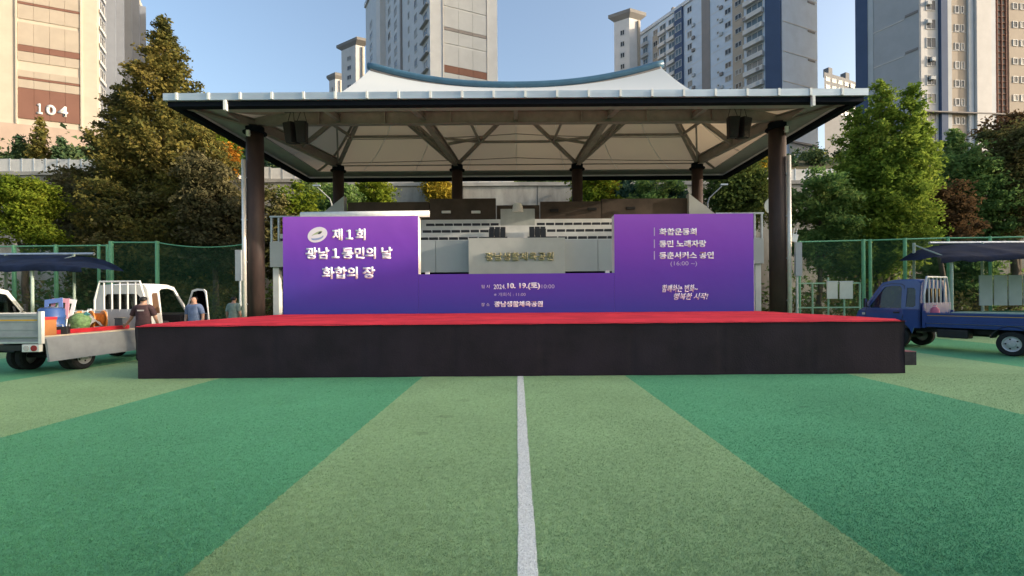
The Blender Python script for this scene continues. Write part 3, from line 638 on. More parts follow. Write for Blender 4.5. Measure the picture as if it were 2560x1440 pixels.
# membrane: concave from eave to ridge
g = MB(); NX, NT = 64, 18; rows = []
def mem(side, i, j):
    """i along the eave, j from eave (0) to ridge (1)"""
    s_ = i; t_ = j
    if side in 'fb':
        ex = -EX + 2 * EX * s_; rx = -PX + 2 * PX * s_; ey = EY0 if side == 'f' else EY1
        x = ex + (rx - ex) * t_; y = ey + (PY - ey) * t_; zt = ridge_z(rx); p = 1.7 + 1.1 * abs(2 * s_ - 1)
    else:
        sg = -1 if side == 'l' else 1; ey = EY0 + (EY1 - EY0) * s_
        x = sg * (EX + (PX - EX) * t_); y = ey + (PY - ey) * t_; zt = PZ; p = 2.8 - 1.0 * math.sin(math.pi * s_)
    return cl((x, y, EZ + 0.37 + (zt - EZ - 0.37) * t_ ** p))
for side in 'fblr':
    o = len(g.v); nx = NX if side in 'fb' else 36
    vs = [mem(side, i / nx, j / NT) for j in range(NT + 1) for i in range(nx + 1)]
    g.add(vs, [(j*(nx+1)+i, j*(nx+1)+i+1, (j+1)*(nx+1)+i+1, (j+1)*(nx+1)+i) for j in range(NT) for i in range(nx)])
me = g.mesh('membrane')
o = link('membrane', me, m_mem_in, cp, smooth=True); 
# membrane seams: raised welds
for side, ss_ in (('b', (0.12, 0.25, 0.38, 0.5, 0.62, 0.75, 0.88)), ('l', (0.3, 0.7)), ('r', (0.3, 0.7))):
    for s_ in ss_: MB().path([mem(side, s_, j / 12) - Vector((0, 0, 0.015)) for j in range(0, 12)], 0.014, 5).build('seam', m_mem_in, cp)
for tt in (0.33, 0.62): MB().path([mem('b', i / 30, tt) - Vector((0, 0, 0.02)) for i in range(31)], 0.02, 5).build('seam', m_truss, cp)
MB().path([cl((x, PY, ridge_z(x) + 0.10)) for x in [-PX - .15 + (2 * PX + .3) * i / 40 for i in range(41)]], 0.15, 12).build('ridge_tube', m_ridge, cp, smooth=True)
# eave: gutter, dark trim, clips
def ring(name, m, out, inn, z0, z1):
    a = [(-EX - out, EY0 - out), (EX + out, EY0 - out), (EX + out, EY1 + out), (-EX - out, EY1 + out)]; b = [(-EX + inn, EY0 + inn), (-EX + inn, EY1 - inn), (EX - inn, EY1 - inn), (EX - inn, EY0 + inn)]
    return MB().sheet(a, [b], lambda x, y: cl((x, y, z0)), lambda x, y: cl((x, y, z1))).build(name, m, cp)
ring('gutter', m_gut, 0.12, 0.02, EZ + 0.12, EZ + 0.35); ring('eave_trim', m_navy, 0.03, 0.24, EZ - 0.05, EZ + 0.115)
ring('soffit_band', mat('soffit_grey', (0.34, 0.34, 0.33), 0.6, var=0.06), -0.245, 1.15, EZ + 0.20, EZ + 0.24)
x = -EX + 0.3
while x < EX:
    MB().box(x, x + .07, EY0 - .155 - 21, EY0 - .122 - 21, EZ + .13, EZ + .36).build('gutter_clip', M_white, cp); x += 1.04
for x in (-9.58, 9.72): MB().box(x, x + .09, EY0 - .16 - 21, EY0 - .04 - 21, EZ - .22, EZ + .11).build('gutter_outlet', M_white, cp)
# columns
CZ = 8.25; FXc, FYc, BYc = 10.04, 18.46, 24.0
def column(x, y, r, zb=0.0, pipe=0):
    g = MB(); g.lathe([(r, 0), (r, CZ)], cl((x, y, zb)) if False else (x, y - 21, 0), n=28)
    c = g.build('column', m_col, cp, smooth=False)
    for p in c.data.polygons: p.use_smooth = len(p.vertices) == 4
    MB().lathe([(r + .11, 0), (r + .11, .05), (r + .02, .06), (r + .02, .25)], (x, y - 21, CZ - .28), n=28).build('capital', m_navy, c)
    MB().lathe([(r + .2, 0), (r + .2, .06), (r + .03, .07), (r + .03, .3)], (x, y - 21, 0.004), n=28).build('base_plate', m_col, c)
    if pipe:
        px, py = x + pipe * 0.27, y - 21 - 0.30
        MB().path([(px, py, 0.05), (px, py, 6.9)], 0.078, 14).build('drain_pipe', M_stain, c, smooth=True)
        for z in (1.4, 3.0, 4.6, 6.2): MB().box(px - .1, px + .1, py - .02, py + .1, z, z + .05).build('pipe_bracket', M_steel, c)
    return c
column(-FXc, FYc, 0.31, pipe=-1); column(FXc, FYc, 0.31, pipe=1)
BX = [at(x_, 460, BYc).x for x_ in (846, 1143, 1443, 1743)]
for x in BX: column(x, BYc, 0.27)
# steel frame
def member(p0, p1, wd, ht, name='truss_member', m=None): return MB().beam(cl(p0), cl(p1), wd, ht).build(name, m or m_truss, cp)
def ibeam(p0, p1, wd, ht, name='girder'):
    p0, p1 = Vector(p0), Vector(p1); g = MB(); u_ = Vector((0, 0, 1)); hh = ht / 2
    g.beam(cl(p0), cl(p1), 0.03, ht - .05); g.beam(cl(p0 + u_ * hh), cl(p1 + u_ * hh), wd, 0.025); g.beam(cl(p0 - u_ * hh), cl(p1 - u_ * hh), wd, 0.025)
    return g.build(name, m_truss, cp)
GZ = CZ + 0.3
ibeam((-FXc, FYc, GZ), (FXc, FYc, GZ), 0.26, 0.50, 'front_girder')
for k in range(1, 8): MB().box(-FXc + 2 * FXc * k / 8 - .02, -FXc + 2 * FXc * k / 8 + .02, FYc - .14 - 21, FYc + .14 - 21, GZ - .235, GZ + .235).build('stiffener', m_truss, cp)
MB().tube(cl((BX[0], BYc, CZ)), cl((BX[3], BYc, CZ)), 0.03, n=8).build('rear_tie', m_truss, cp)
for sg, bxx in ((-1, BX[0]), (1, BX[3])): ibeam((sg * FXc, FYc, CZ + .12), (bxx, BYc, CZ + .12), 0.24, 0.42, 'side_girder')
for x in (-FXc, FXc): ibeam((x, FYc, CZ + .12), (x * 1.12, EY0 + .3, EZ + .2), 0.2, 0.3, 'bracket_arm')
for x, xf in ((BX[1], -3.55), (BX[2], 3.55)):
    ibeam((x, BYc, CZ + .05), (xf, FYc, GZ + .05), 0.22, 0.36, 'cross_girder'); ibeam((xf, FYc, GZ + .05), (xf * 1.05, EY0 + .3, EZ + .3), 0.2, 0.3, 'bracket_arm')
for x in (-6.8, 6.8, 0): ibeam((x, FYc, GZ), (x, EY0 + .3, EZ + .28), 0.16, 0.24, 'bracket_arm')
PL, PR, PM = Vector((-PX, PY, PZ - 1.0)), Vector((PX, PY, PZ - 1.0)), Vector((0, PY, RZ - .8))
for q, zt in ((PL, PZ), (PR, PZ), (PM, RZ)): MB().tube(cl(q), cl((q.x, q.y, zt)), 0.08, n=10).build('king_post', m_truss, cp); MB().tube(cl(q - Vector((0, 0, .15))), cl(q + Vector((0, 0, .15))), 0.17, n=14).build('hub', m_truss, cp)
for sg in (-1, 1):
    for side, s_ in (('f', 0.0 if sg < 0 else 1.0), ('b', 0.0 if sg < 0 else 1.0)): MB().path([mem(side, s_, j / 14) - Vector((0, 0, .12)) for j in range(1, 14)], 0.06, 8).build('hip_rafter', m_truss, cp)
T0 = [Vector((x, BYc, CZ)) for x in BX]
def strut(a, b, wd=0.15): member(a, b, wd, wd); return (a, b)
def lerp(ab, t_): return ab[0] + (ab[1] - ab[0]) * t_
for sg, P, To, Ti in ((-1, PL, T0[0], T0[1]), (1, PR, T0[3], T0[2])):
    s1 = strut(To, P); s2 = strut(Ti, P, 0.2); strut(Ti + Vector((-sg * .2, 0, 0)), P + Vector((-sg * .3, 0, 0)), 0.12); s3 = strut(Ti, PM, 0.14)
    sm = Vector((sg * (FXc + abs(To.x)) / 2, (FYc + BYc) / 2, CZ + .1)); s4 = strut(sm, P, 0.15)
    s6 = strut(Vector((sg * 6.8, FYc, GZ)), P, 0.14); s7 = strut(Vector((sg * 3.55, FYc, GZ)), P, 0.14); s8 = strut(Vector((sg * 3.55, FYc, GZ)), PM, 0.14)
    for a, b in ((s1, s2), (s2, s3), (s1, s4), (s6, s7)): member(lerp(a, .42), lerp(b, .42), 0.10, 0.10, 'tie')
    strut(lerp(s2, .28), lerp(s3, .5), 0.11); member(To, lerp(s4, .5), 0.08, 0.08, 'tie')
    member(lerp(s3, .42), lerp(s8, .42), 0.09, 0.09, 'tie'); member(lerp(s2, .42), lerp(s7, .42), 0.09, 0.09, 'tie')
a, b = (T0[1], PM), (T0[2], PM)
member(lerp(a, .42), lerp(b, .42), 0.10, 0.10, 'tie'); MB().path([cl((x, PY, ridge_z(x) - .12)) for x in [-PX + 2 * PX * i / 24 for i in range(25)]], 0.09, 8).build('ridge_chord', m_truss, cp)
member((0, FYc, GZ - .2), PM, 0.14, 0.14)

# loudspeaker pairs hung under the front girder
m_spk = mat('speaker_black', (0.02, 0.018, 0.021), 0.65, var=0.2, vscale=20)
m_gr = mat('speaker_grille', (0.035, 0.032, 0.034), 0.5, metal=0.4, bump=0.8, bscale=150)
def speakers(label, px, py, ang):
    Yd = 17.75; q = at(px, py, Yd); t = thing('hanging_speakers', label, 'speaker', (q.x, Yd, q.z), rz=ang)
    for k, dx in ((0, -0.21), (1, 0.21)):
        Mx = Matrix.Translation((dx, 0, 0)) @ Matrix.Rotation(R(-14 if k == 0 else 14), 4, 'Z') @ Matrix.Rotation(R(8), 4, 'X')
        b_ = MB().sheet([(-.20, .38), (.20, .38), (.15, -.38), (-.15, -.38)], [], lambda x, z: Mx @ Vector((x, -.2, z)), lambda x, z: Mx @ Vector((x * .8, .22, z))).build('cabinet', m_spk, t, bevel=0.02)
        MB().sheet([(-.18, .35), (.18, .35), (.135, -.35), (-.135, -.35)], [], lambda x, z: Mx @ Vector((x, -.22, z)), lambda x, z: Mx @ Vector((x, -.203, z))).build('grille', m_gr, b_)
        for xx in (-.18, .18): MB().tube(Mx @ Vector((xx, 0, .36)), (dx + xx * .3, 0, .80), 0.012, n=6).build('chain', M_black, b_)
    MB().box(-.5, .5, -.04, .04, .78, .86).build('hanging_bar', M_black, t); return t
speakers('pair of black loudspeakers hung under the left end of the canopy', 743, 332, R(-10)); speakers('pair of black loudspeakers hung under the right end of the canopy', 1844, 320, R(10))
def flood(label, x, y, z):
    t = thing('flood_light', label, 'light', (x, y, z)); MB().box(-.06, .06, -.1, .0, -.12, .1).build('lamp_head', M_white, t, bevel=0.01); MB().box(-.02, .02, 0, .12, -.02, .02).build('arm', M_steel, t)
flood('small white lamp near the top of the left front column', -FXc - .0, FYc - .42, 7.85); flood('small white lamp near the top of the right front column', FXc + .1, FYc - .42, 7.85)

# ------------------------------------------------------------------ grandstand behind the backdrop
m_gs = mat('stand_concrete', (0.72, 0.71, 0.68), 0.85, var=0.10, vscale=0.8, bump=0.15, bscale=10)
m_gs2 = mat('stand_metal_panel', (0.48, 0.50, 0.505), 0.6, var=0.06, vscale=0.5)
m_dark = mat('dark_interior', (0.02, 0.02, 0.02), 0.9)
m_brn = mat('brown_parapet', (0.085, 0.062, 0.048), 0.85, var=0.25, vscale=1.0)
m_seat = mat('dark_seat', (0.02, 0.021, 0.026), 0.5)
gs = thing('grandstand', 'grey viewing stand with stepped rows and gold lettering behind the backdrop', 'grandstand', (0, 20, 0))
SWX = 10.3
for x0, x1, z0 in ((-SWX, -7.6, 2.95), (-7.6, -4.8, 2.68), (-4.78, -1.98, 2.68), (1.98, 4.78, 2.68), (4.8, 7.6, 2.68), (7.6, SWX, 2.95)):
    for k in range(2):
        a = x0 + (x1 - x0) * k / 2; b = x0 + (x1 - x0) * (k + 1) / 2; MB().box(a + .01, b - .01, 0, 0.12, z0, 4.0).build('fascia_panel', m_gs2, gs)
MB().box(-1.96, 1.96, -0.5, 0.12, 2.45, 4.03).build('balcony_front', mat('balcony_plaster', (0.56, 0.54, 0.49), 0.8, var=0.08, vscale=0.9), gs)
m_gold = mat('gold_letters', (0.58, 0.50, 0.28), 0.4, metal=0.25)
a, b = at(1213, 652, 19.5), at(1384, 630, 19.5); text('wall_lettering', '광남생활체육공원', m_gold, gs, a.x, b.x, a.z, b.z, -0.502, bold=0.02, extrude=0.04)
for r in range(5):
    z = 4.0 + .0; y0 = 0.13 + r * 0.78
    if r < 4: MB().box(-SWX, SWX, y0, y0 + .775, 3.6, 4.04 + r * 0.41).build('step', m_gs, gs)
    if r in (0, 1, 2):
        g = MB(); x = -SWX + .3
        while x < SWX - .5:
            if abs(x + .2) > (0.85 if r < 2 else .7) and int((x + 40) / 5.1) == int((x + .4 + 40) / 5.1): g.box(x, x + .36, y0 + .12, y0 + .34, 4.045 + r * .41, 4.17 + r * .41)
            x += 0.42
        tag(g.build('seat_row', m_seat, gs), kind='stuff')
MB().box(-.30, .34, 0.10, 3.2, 4.03, 4.06).build('aisle', m_gs, gs)
MB().box(-.75, .85, 2.45, 2.7, 4.9, 5.75).build('aisle_gate', mat('aisle_gate_grey', (0.44, 0.45, 0.42), 0.7, var=0.08), gs); MB().tube((0.05, 2.55, 5.6), (0.05, 2.55, 6.0), 0.3, 0.2, 14).build('lamp_dome', m_gs, gs)
for sx, ex in ((-1, 0), (1, 0)):
    for k in range(3):
        for r in range(2):
            x = sx * (0.62 + k * .24) + .03; q = MB(); y0 = 0.05 + r * .4
            q.box(x - .11, x + .11, y0, y0 + .3, 4.07 + r * .2, 4.15 + r * .2); q.box(x - .11, x + .11, y0 + .27, y0 + .33, 4.1 + r * .2, 4.52 + r * .14); q.build('fixed_seat', m_seat, gs, bevel=0.015)
    MB().box(sx * .9 - .48 + .03, sx * .9 + .48 + .03, -.15, .04, 4.035, 4.12).build('seat_plinth', m_seat, gs)
for px0, px1, yt in ((872, 1074, 507), (1075, 1240, 498), (1241, 1349, 514), (1350, 1502, 505), (1503, 1722, 497)):
    a, b = at(px0, yt, 23.4), at(px1, yt, 23.4); MB().box(a.x + .01, b.x - .01, 3.28 + random.uniform(-.06, .06), 3.55, 4.6, (a.z + b.z) / 2).build('parapet', m_brn, gs)
for px, py, m in ((1116, 531, M_white), (1190, 531, M_white), (1385, 527, m_dark), (1480, 523, m_dark), (1576, 521, m_dark)):
    q = at(px, py, 23.2); MB().box(q.x - .22, q.x + .22, 3.10, 3.20, q.z - .06, q.z + .07).build('wall_lamp' if m is M_white else 'vent', m, gs, bevel=0.02)
    if m is m_dark: MB().box(q.x - .24, q.x + .24, 3.19, 3.22, q.z - .08, q.z + .09).build('vent_frame', m_brn, gs)
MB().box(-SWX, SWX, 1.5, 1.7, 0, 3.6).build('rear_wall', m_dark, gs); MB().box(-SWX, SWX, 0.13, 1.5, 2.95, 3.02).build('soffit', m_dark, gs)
for sx in (-1, 1):
    for k in range(7):
        x = sx * (SWX - .06 - k * .30); MB().box(x - .03, x + .03, 0.02, 0.12, 4.0, 5.02).build('baluster', M_steel, gs)
    MB().box(min(sx * (SWX - 2), sx * SWX), max(sx * (SWX - 2), sx * SWX), 0.0, 0.14, 5.02, 5.08).build('handrail', M_steel, gs)
    MB().sheet([(8.3, 4.6), (9.7, 4.6), (9.7, 5.45), (8.75, 6.2), (8.3, 6.55)], [], lambda x, z: (sx * x, 3.1, z), lambda x, z: (sx * x, 3.5, z)).build('stair_flank', m_gs2, gs)
    MB().path([(sx * (SWX - .9), -.6, 0), (sx * (SWX - .9), -.6, 2.0), (sx * (SWX - 1.2), -.6, 2.35), (sx * (SWX - 2.2), -.6, 2.75)], 0.025, 8).build('stair_rail', M_steel, gs)
    MB().box(sx * (SWX - .2) - .12, sx * (SWX - .2) + .12, 0.1, 0.4, 0, 2.95).build('pier', m_gs, gs)

# ------------------------------------------------------------------ fences, shelters, street furniture round the field
def net_material():
    m = bpy.data.materials.new('green_net'); m.use_nodes = True; n = m.node_tree; L = n.links; b = n.nodes['Principled BSDF']; out = n.nodes['Material Output']
    b.inputs['Base Color'].default_value = (0.03, 0.12, 0.06, 1); b.inputs['Roughness'].default_value = 0.7
    tc = n.nodes.new('ShaderNodeTexCoord'); sp = n.nodes.new('ShaderNodeSeparateXYZ'); L.new(tc.outputs['Object'], sp.inputs[0]); hit = None
    for a, b_ in ((1, 1), (1, -1)):
        s1 = n.nodes.new('ShaderNodeMath'); s1.operation = 'MULTIPLY_ADD'; s1.inputs[1].default_value = b_; L.new(sp.outputs[2], s1.inputs[0]); L.new(sp.outputs[0], s1.inputs[2])
        md = n.nodes.new('ShaderNodeMath'); md.operation = 'PINGPONG'; md.inputs[1].default_value = 0.035; L.new(s1.outputs[0], md.inputs[0])
        lt = n.nodes.new('ShaderNodeMath'); lt.operation = 'LESS_THAN'; lt.inputs[1].default_value = 0.0032; L.new(md.outputs[0], lt.inputs[0])
        if hit:
            mx = n.nodes.new('ShaderNodeMath'); mx.operation = 'MAXIMUM'; L.new(hit, mx.inputs[0]); L.new(lt.outputs[0], mx.inputs[1]); hit = mx.outputs[0]
        else: hit = lt.outputs[0]
    tr = n.nodes.new('ShaderNodeBsdfTransparent'); mix = n.nodes.new('ShaderNodeMixShader')
    L.new(hit, mix.inputs[0]); L.new(tr.outputs[0], mix.inputs[1]); L.new(b.outputs[0], mix.inputs[2]); L.new(mix.outputs[0], out.inputs[0]); return m
m_net = net_material()
def net_fence(label, posts, sag=()):
    """posts: (photo x, photo y of top, distance, radius)"""
    pts = [at(x, y, Y) for x, y, Y, r in posts]; o = Vector((pts[0].x, pts[0].y, 0)); t = thing('net_fence', label, 'fence', o)
    for p, (x, y, Y, r) in zip(pts, posts): MB().tube((p.x - o.x, p.y - o.y, 0), (p.x - o.x, p.y - o.y, p.z), r, n=10).build('post', M_fgreen, t, smooth=False)
    for k, (p, q) in enumerate(zip(pts, pts[1:])):
        drop = 0.16 if k in sag else 0.0; top = []
        for i in range(9): s_ = i / 8; c = p.lerp(q, s_) - o; top.append(c - Vector((0, 0, 0.05 + drop * 4 * s_ * (1 - s_))))
        MB().path(top, 0.022 if drop else 0.03, 6).build('top_rail', M_fgreen, t)
        vs = [c for c in top] + [Vector((c.x, c.y, 0.06)) for c in top]; MB().add(vs, [(i, i + 1, 10 + i, 9 + i) for i in range(8)]).build('net', m_net, t)
    return t
net_fence('low green net fence behind the left shelter with stub posts', [(-150, 616, 20.8, .07), (-60, 615, 20.8, .07), (35, 613, 20.8, .075), (140, 612, 20.8, .075), (247, 611, 20.8, .06), (268, 611, 20.8, .05)])
net_fence('taller green net fence between the left shelter and canopy column', [(278, 603, 20.4, .085), (393, 603, 20.4, .08), (609, 608, 20.4, .07)], sag=(1,))
net_fence('green net fence running along behind the blue truck on the right', [(1998, 602, 20.6, .05), (2158, 598, 20.6, .075), (2175, 598, 20.6, .065), (2262, 595, 20.2, .07), (2370, 592, 20.2, .06), (2475, 591, 20.0, .06), (2600, 588, 19.8, .07), (2740, 585, 19.8, .07)])

m_tarp = mat('navy_tarpaulin', (0.009, 0.016, 0.040), 0.75, var=0.35, vscale=2.0, bump=0.5, bscale=6, spec=0.12)
m_spost = mat('shelter_post', (0.34, 0.42, 0.36), 0.5, var=0.1)
def shelter(label, x0, x1, Yf, Yb, zf, zb, seed, tail):
    t = thing('bench_shelter', label, 'shelter', ((x0 + x1) / 2, (Yf + Yb) / 2, 0)); o = Vector(t.location); g = MB(); nx, ny = 90, 14; vs = []
    for j in range(ny + 1):
        for i in range(nx + 1):
            X = x0 + (x1 - x0) * i / nx; s_ = j / ny; Y = Yf + (Yb - Yf) * s_
            e = min(X - x0, x1 - X) if tail == 0 else ((x1 - X) if tail > 0 else (X - x0)); dip = 0.70 * math.exp(-max(0, e) / 0.8)
            z = zf + (zb - zf) * s_ ** 0.8 - dip * (0.1 + .9 * s_) + (1 - s_) * 0.08 * noise.noise(Vector((X * .8, s_ * 3, seed))) + (1 - s_) * 0.05 * noise.noise(Vector((X * 2.9, s_ * 7, seed))) - 0.06 * abs(math.sin(X * 1.57)) * math.sin(math.pi * s_)
            vs.append((X - o.x, Y - o.y, z))
    vs += [(p[0], p[1] + .02, p[2] - .17 - .05 * noise.noise(Vector((p[0] * 2.2, 0, seed)))) for p in vs[:nx + 1]]; q = (ny + 1) * (nx + 1)
    fs = [(j*(nx+1)+i, j*(nx+1)+i+1, (j+1)*(nx+1)+i+1, (j+1)*(nx+1)+i) for j in range(ny) for i in range(nx)] + [(i, i + 1, q + i + 1, q + i) for i in range(nx)]
    g.add(vs, fs).build('tarpaulin', m_tarp, t, smooth=True)
    MB().tube((x0 - o.x + (1.2 if tail < 0 else 0), Yb - o.y, zb), (x1 - o.x - (1.2 if tail > 0 else 0), Yb - o.y, zb), 0.06, n=8).build('roof_rail', M_steel, t)
    x = x0 + .5
    while x < x1:
        MB().tube((x - o.x, Yf + .15 - o.y, 0), (x - o.x, Yf + .15 - o.y, zf - .05), 0.05, n=8).build('post', m_spost, t); MB().tube((x - o.x, Yb - .1 - o.y, 0), (x - o.x, Yb - .1 - o.y, zb), 0.05, n=8).build('post', m_spost, t)
        MB().tube((x - o.x, Yf + .15 - o.y, zf - .1), (x - o.x, Yb - .1 - o.y, zb - .08), 0.03, n=6).build('rafter', m_spost, t); x += 2.72
    m_bench = mat('green_bench', (0.05, 0.14, 0.11), 0.5, var=0.1)
    for k in range(3): MB().box(x0 + .4 - o.x, x1 - .4 - o.x, Yb - .9 - o.y + k * .15, Yb - .78 - o.y + k * .15, .42, .46).build('bench_slat', m_bench, t)
    for k in range(2): MB().box(x0 + .4 - o.x, x1 - .4 - o.x, Yb - .42 - o.y, Yb - .38 - o.y, .6 + k * .2, .74 + k * .2).build('bench_slat', m_bench, t)
    x = x0 + .6
    while x < x1: MB().box(x - o.x, x + .06 - o.x, Yb - .9 - o.y, Yb - .4 - o.y, 0, .42).build('bench_leg', M_steel, t); x += 1.8
    return t
a = at(268, 650, 18.4); shelter('navy tarpaulin bench shelter behind the white truck on the left', -29, a.x, 17.3, 19.2, 2.86, 3.47, 1.0, 1)
a = at(2290, 640, 18.4); sh = shelter('navy tarpaulin bench shelter behind the blue truck on the right', a.x, 29, 17.3, 19.2, 2.98, 3.66, 4.0, -1)
m_wind = mat('pale_wind_panel', (0.42, 0.47, 0.48), 0.35, var=0.08, vscale=1.5)
for k in range(4):
    q = at(2452 + k * 37, 740, 19.0); MB().box(q.x - sh.location.x, q.x + .52 - sh.location.x, 0.80, 0.83, 1.15, 2.35).build('wind_panel', m_wind, sh)

def gate_rail(label, x0, x1, Y):
    t = thing('barrier_rail', label, 'railing', ((x0 + x1) / 2, Y, 0)); o = t.location.x; m = mat('pale_green_rail', (0.28, 0.46, 0.31), 0.5, var=0.1)
    for z in (0.35, 1.1, 2.05): MB().box(x0 - o, x1 - o, -.025, .025, z, z + .05).build('rail', m, t)
    for k in range(5): x = x0 + (x1 - x0) * k / 4; MB().tube((x - o, 0, 0), (x - o, 0, 2.3 if k == 2 else 2.1), .035, n=8).build('post', m, t)
    return t
a, b = at(1992, 790, 18.8), at(2150, 790, 18.8); gate_rail('pale green tubular barrier between the right column and blue truck', a.x, b.x, 18.8)
for i, (p0, p1) in enumerate(((2068, 2094), (2100, 2132))):
    a, b = at(p0, 747, 18.7), at(p1, 705, 18.7); t = thing('notice_board', ('narrow' if i == 0 else 'wider') + ' pale notice board on the green barrier, ' + ('left' if i == 0 else 'right') + ' of the pair', 'board', ((a.x + b.x) / 2, 18.72, (a.z + b.z) / 2))
    MB().box((a.x - b.x) / 2, (b.x - a.x) / 2, -.02, .02, (a.z - b.z) / 2, (b.z - a.z) / 2).build('sheet', mat('board_sheet', (0.58, 0.58, 0.52), 0.7, var=0.06), t); MB().box((a.x - b.x) / 2 - .02, (b.x - a.x) / 2 + .02, -.03, -.0, (b.z - a.z) / 2, (b.z - a.z) / 2 + .04).build('frame', M_steel, t)
for i, (px0, px1, py0, py1) in enumerate(((590, 604, 625, 702), (1988, 2003, 606, 690))):
    Yd = 18.0; a, b = at(px0, py1, Yd), at(px1, py0, Yd); t = thing('banner_pole', 'tall thin grey panel on a post beside the ' + ('left' if i == 0 else 'right') + ' canopy column', 'sign', ((a.x + b.x) / 2, Yd, 0))
    MB().box((a.x - b.x) / 2, (b.x - a.x) / 2, -.05, .05, a.z, b.z).build('panel', mat('grey_sign_panel', (0.34, 0.37, 0.40), 0.5, var=0.06), t); MB().tube((0, .08, 0), (0, .08, b.z - .1), .04, n=8).build('post', M_steel, t)
q = at(1986, 594, 18.2); t = thing('antenna_box', 'small white antenna box with two stubs beside the right canopy column', 'antenna', (q.x, 18.2, q.z)); MB().box(-.11, .11, -.05, .05, -.17, .13, Matrix.Rotation(R(14), 4, 'Y')).build('housing', M_white, t, bevel=.01)
for k in (-.05, .06): MB().tube((k, 0, .1), (k + .06, 0, .36), .012, n=6).build('stub', M_white, t)
MB().tube((-.3, .1, -.05), (0, .1, -.05), .02, n=6).build('arm', M_steel, t)
q = at(1931, 515, 21.8); t = thing('round_mirror', 'round pale disc mirror on a post half hidden by the right column', 'mirror', (q.x, 21.8, 0)); MB().lathe([(.05, -.06), (.36, -.03), (.38, 0), (.36, .03)], (0, 0, q.z), 'Y', 24).build('disc', M_white, t); MB().tube((0, .05, 0), (0, .05, q.z), .03, n=8).build('post', M_steel, t)
for i, (px, pyt, d_) in enumerate(((1769, 495, 1), (829, 497, -1))):
    q = at(px, pyt, 27.5); t = thing('lamp_post', 'slim pale lamp post with curved arm behind the ' + ('right' if d_ > 0 else 'left') + ' outer rear column', 'lamp', (q.x, 27.5, 0)); MB().path([(0, 0, 0), (0, 0, q.z - .3), (d_ * .1, 0, q.z), (d_ * .9, 0, q.z + .75)], [.05, .045, .035, .03], 8).build('pole', mat('lamp_post_grey', (.42, .43, .42), .6), t); MB().box(d_ * .9 - .15, d_ * .9 + .25, -.08, .08, q.z + .72, q.z + .80).build('lamp_head', M_steel, t)
# ------------------------------------------------------------------ trees
def leaf_mesh(name, cen, size, droop=0.0, aspect=1.8):
    """one small diamond face per leaf spray"""
    cen = np.concatenate([cen, cen[RNG.random(len(cen)) < .6] + RNG.normal(size=(1, 3)) * 0.02]); cen = cen + RNG.normal(size=cen.shape) * size * .5; size = size * .8
    n = len(cen); a = RNG.normal(size=(n, 3)); a[:, 2] = a[:, 2] * 0.7 - droop; a /= np.linalg.norm(a, axis=1)[:, None]
    b = RNG.normal(size=(n, 3)); b -= (b * a).sum(1)[:, None] * a; b /= np.linalg.norm(b, axis=1)[:, None]
    s = size * RNG.uniform(0.4, 1.7, n)[:, None]; A, B = a * s * aspect / 2, b * s / 2; k = RNG.normal(size=(n, 3)) * s * 0.18
    v = np.stack([cen - A, cen - A * .05 - B + k, cen + A, cen - A * .05 + B + k], 1).reshape(-1, 3)
    me = bpy.data.meshes.new(name); me.vertices.add(4 * n); me.loops.add(4 * n); me.polygons.add(n)
    me.vertices.foreach_set('co', v.ravel().astype(np.float32)); me.loops.foreach_set('vertex_index', np.arange(4 * n, dtype=np.int32))
    me.polygons.foreach_set('loop_start', np.arange(0, 4 * n, 4, dtype=np.int32)); me.polygons.foreach_set('loop_total', np.full(n, 4, dtype=np.int32)); me.update(calc_edges=True)
    return me
def limbs(g, p0, p1, r0, r1, k=5, wob=0.12):
    pts = []; L_ = (Vector(p1) - Vector(p0)).length
    for i in range(k + 1):
        s_ = i / k; p = Vector(p0).lerp(Vector(p1), s_)
        if 0 < i: p += Vector((random.uniform(-1, 1), random.uniform(-1, 1), random.uniform(-.4, .4))) * wob * L_ / k * (0.5 if i == k else 1)
        pts.append(p)
    g.path(pts, [r0 + (r1 - r0) * i / k for i in range(k + 1)], 7); return pts
def conifer(name, label, base, H, Rm, n_br, per, lsize, lm, lift=0.15, prof=0.85, low=0.1, scat=0.16, droop=0.2, group=None, bend=0.0, bulge=0.0):
    """central trunk with whorls of side branches clothed in fine sprays"""
    t = thing(name, label, 'tree', base, group=group); g = MB(); tp = limbs(g, (0, 0, -0.1), (bend, 0, H * 0.97), H * 0.018 + .04, 0.02, 9, 0.05); cen = []
    for i in range(n_br):
        s_ = low + (1 - low) * (i + random.random()) / n_br; z = H * s_; r = Rm * ((1 - s_) ** prof + bulge * math.sin(math.pi * s_)) * random.uniform(0.62, 1.12) + 0.12; az = i * 2.39996 + random.uniform(-.4, .4)
        k = s_ * 9; q = tp[min(9, int(k))].lerp(tp[min(9, int(k) + 1)], k % 1); d = Vector((math.cos(az), math.sin(az), lift * random.uniform(.4, 1.6)))
        tip = q + d * r
        if i % 2 == 0: g.path([q, q.lerp(tip, .5) + Vector((0, 0, -.03 * r)), tip], [max(.012, .045 * r / Rm + .01), .015, .006], 4)
        m = max(6, int(per * r / Rm)); ss = RNG.random(m) ** 0.75; ss = 0.12 + 0.88 * ss
        wdt = scat * r * (1.15 - 0.75 * ss)[:, None] + 0.05; c = np.array(q)[None] + np.outer(ss * r, np.array(d)) + RNG.normal(size=(m, 3)) * wdt * np.array([1, 1, .55])
        c[:, 2] -= droop * wdt[:, 0] * RNG.random(m); cen.append(c)
    c = np.concatenate(cen); g.build('trunk', M_bark, t, smooth=True); link('crown', leaf_mesh('crown', c, lsize, droop), lm, t); return t
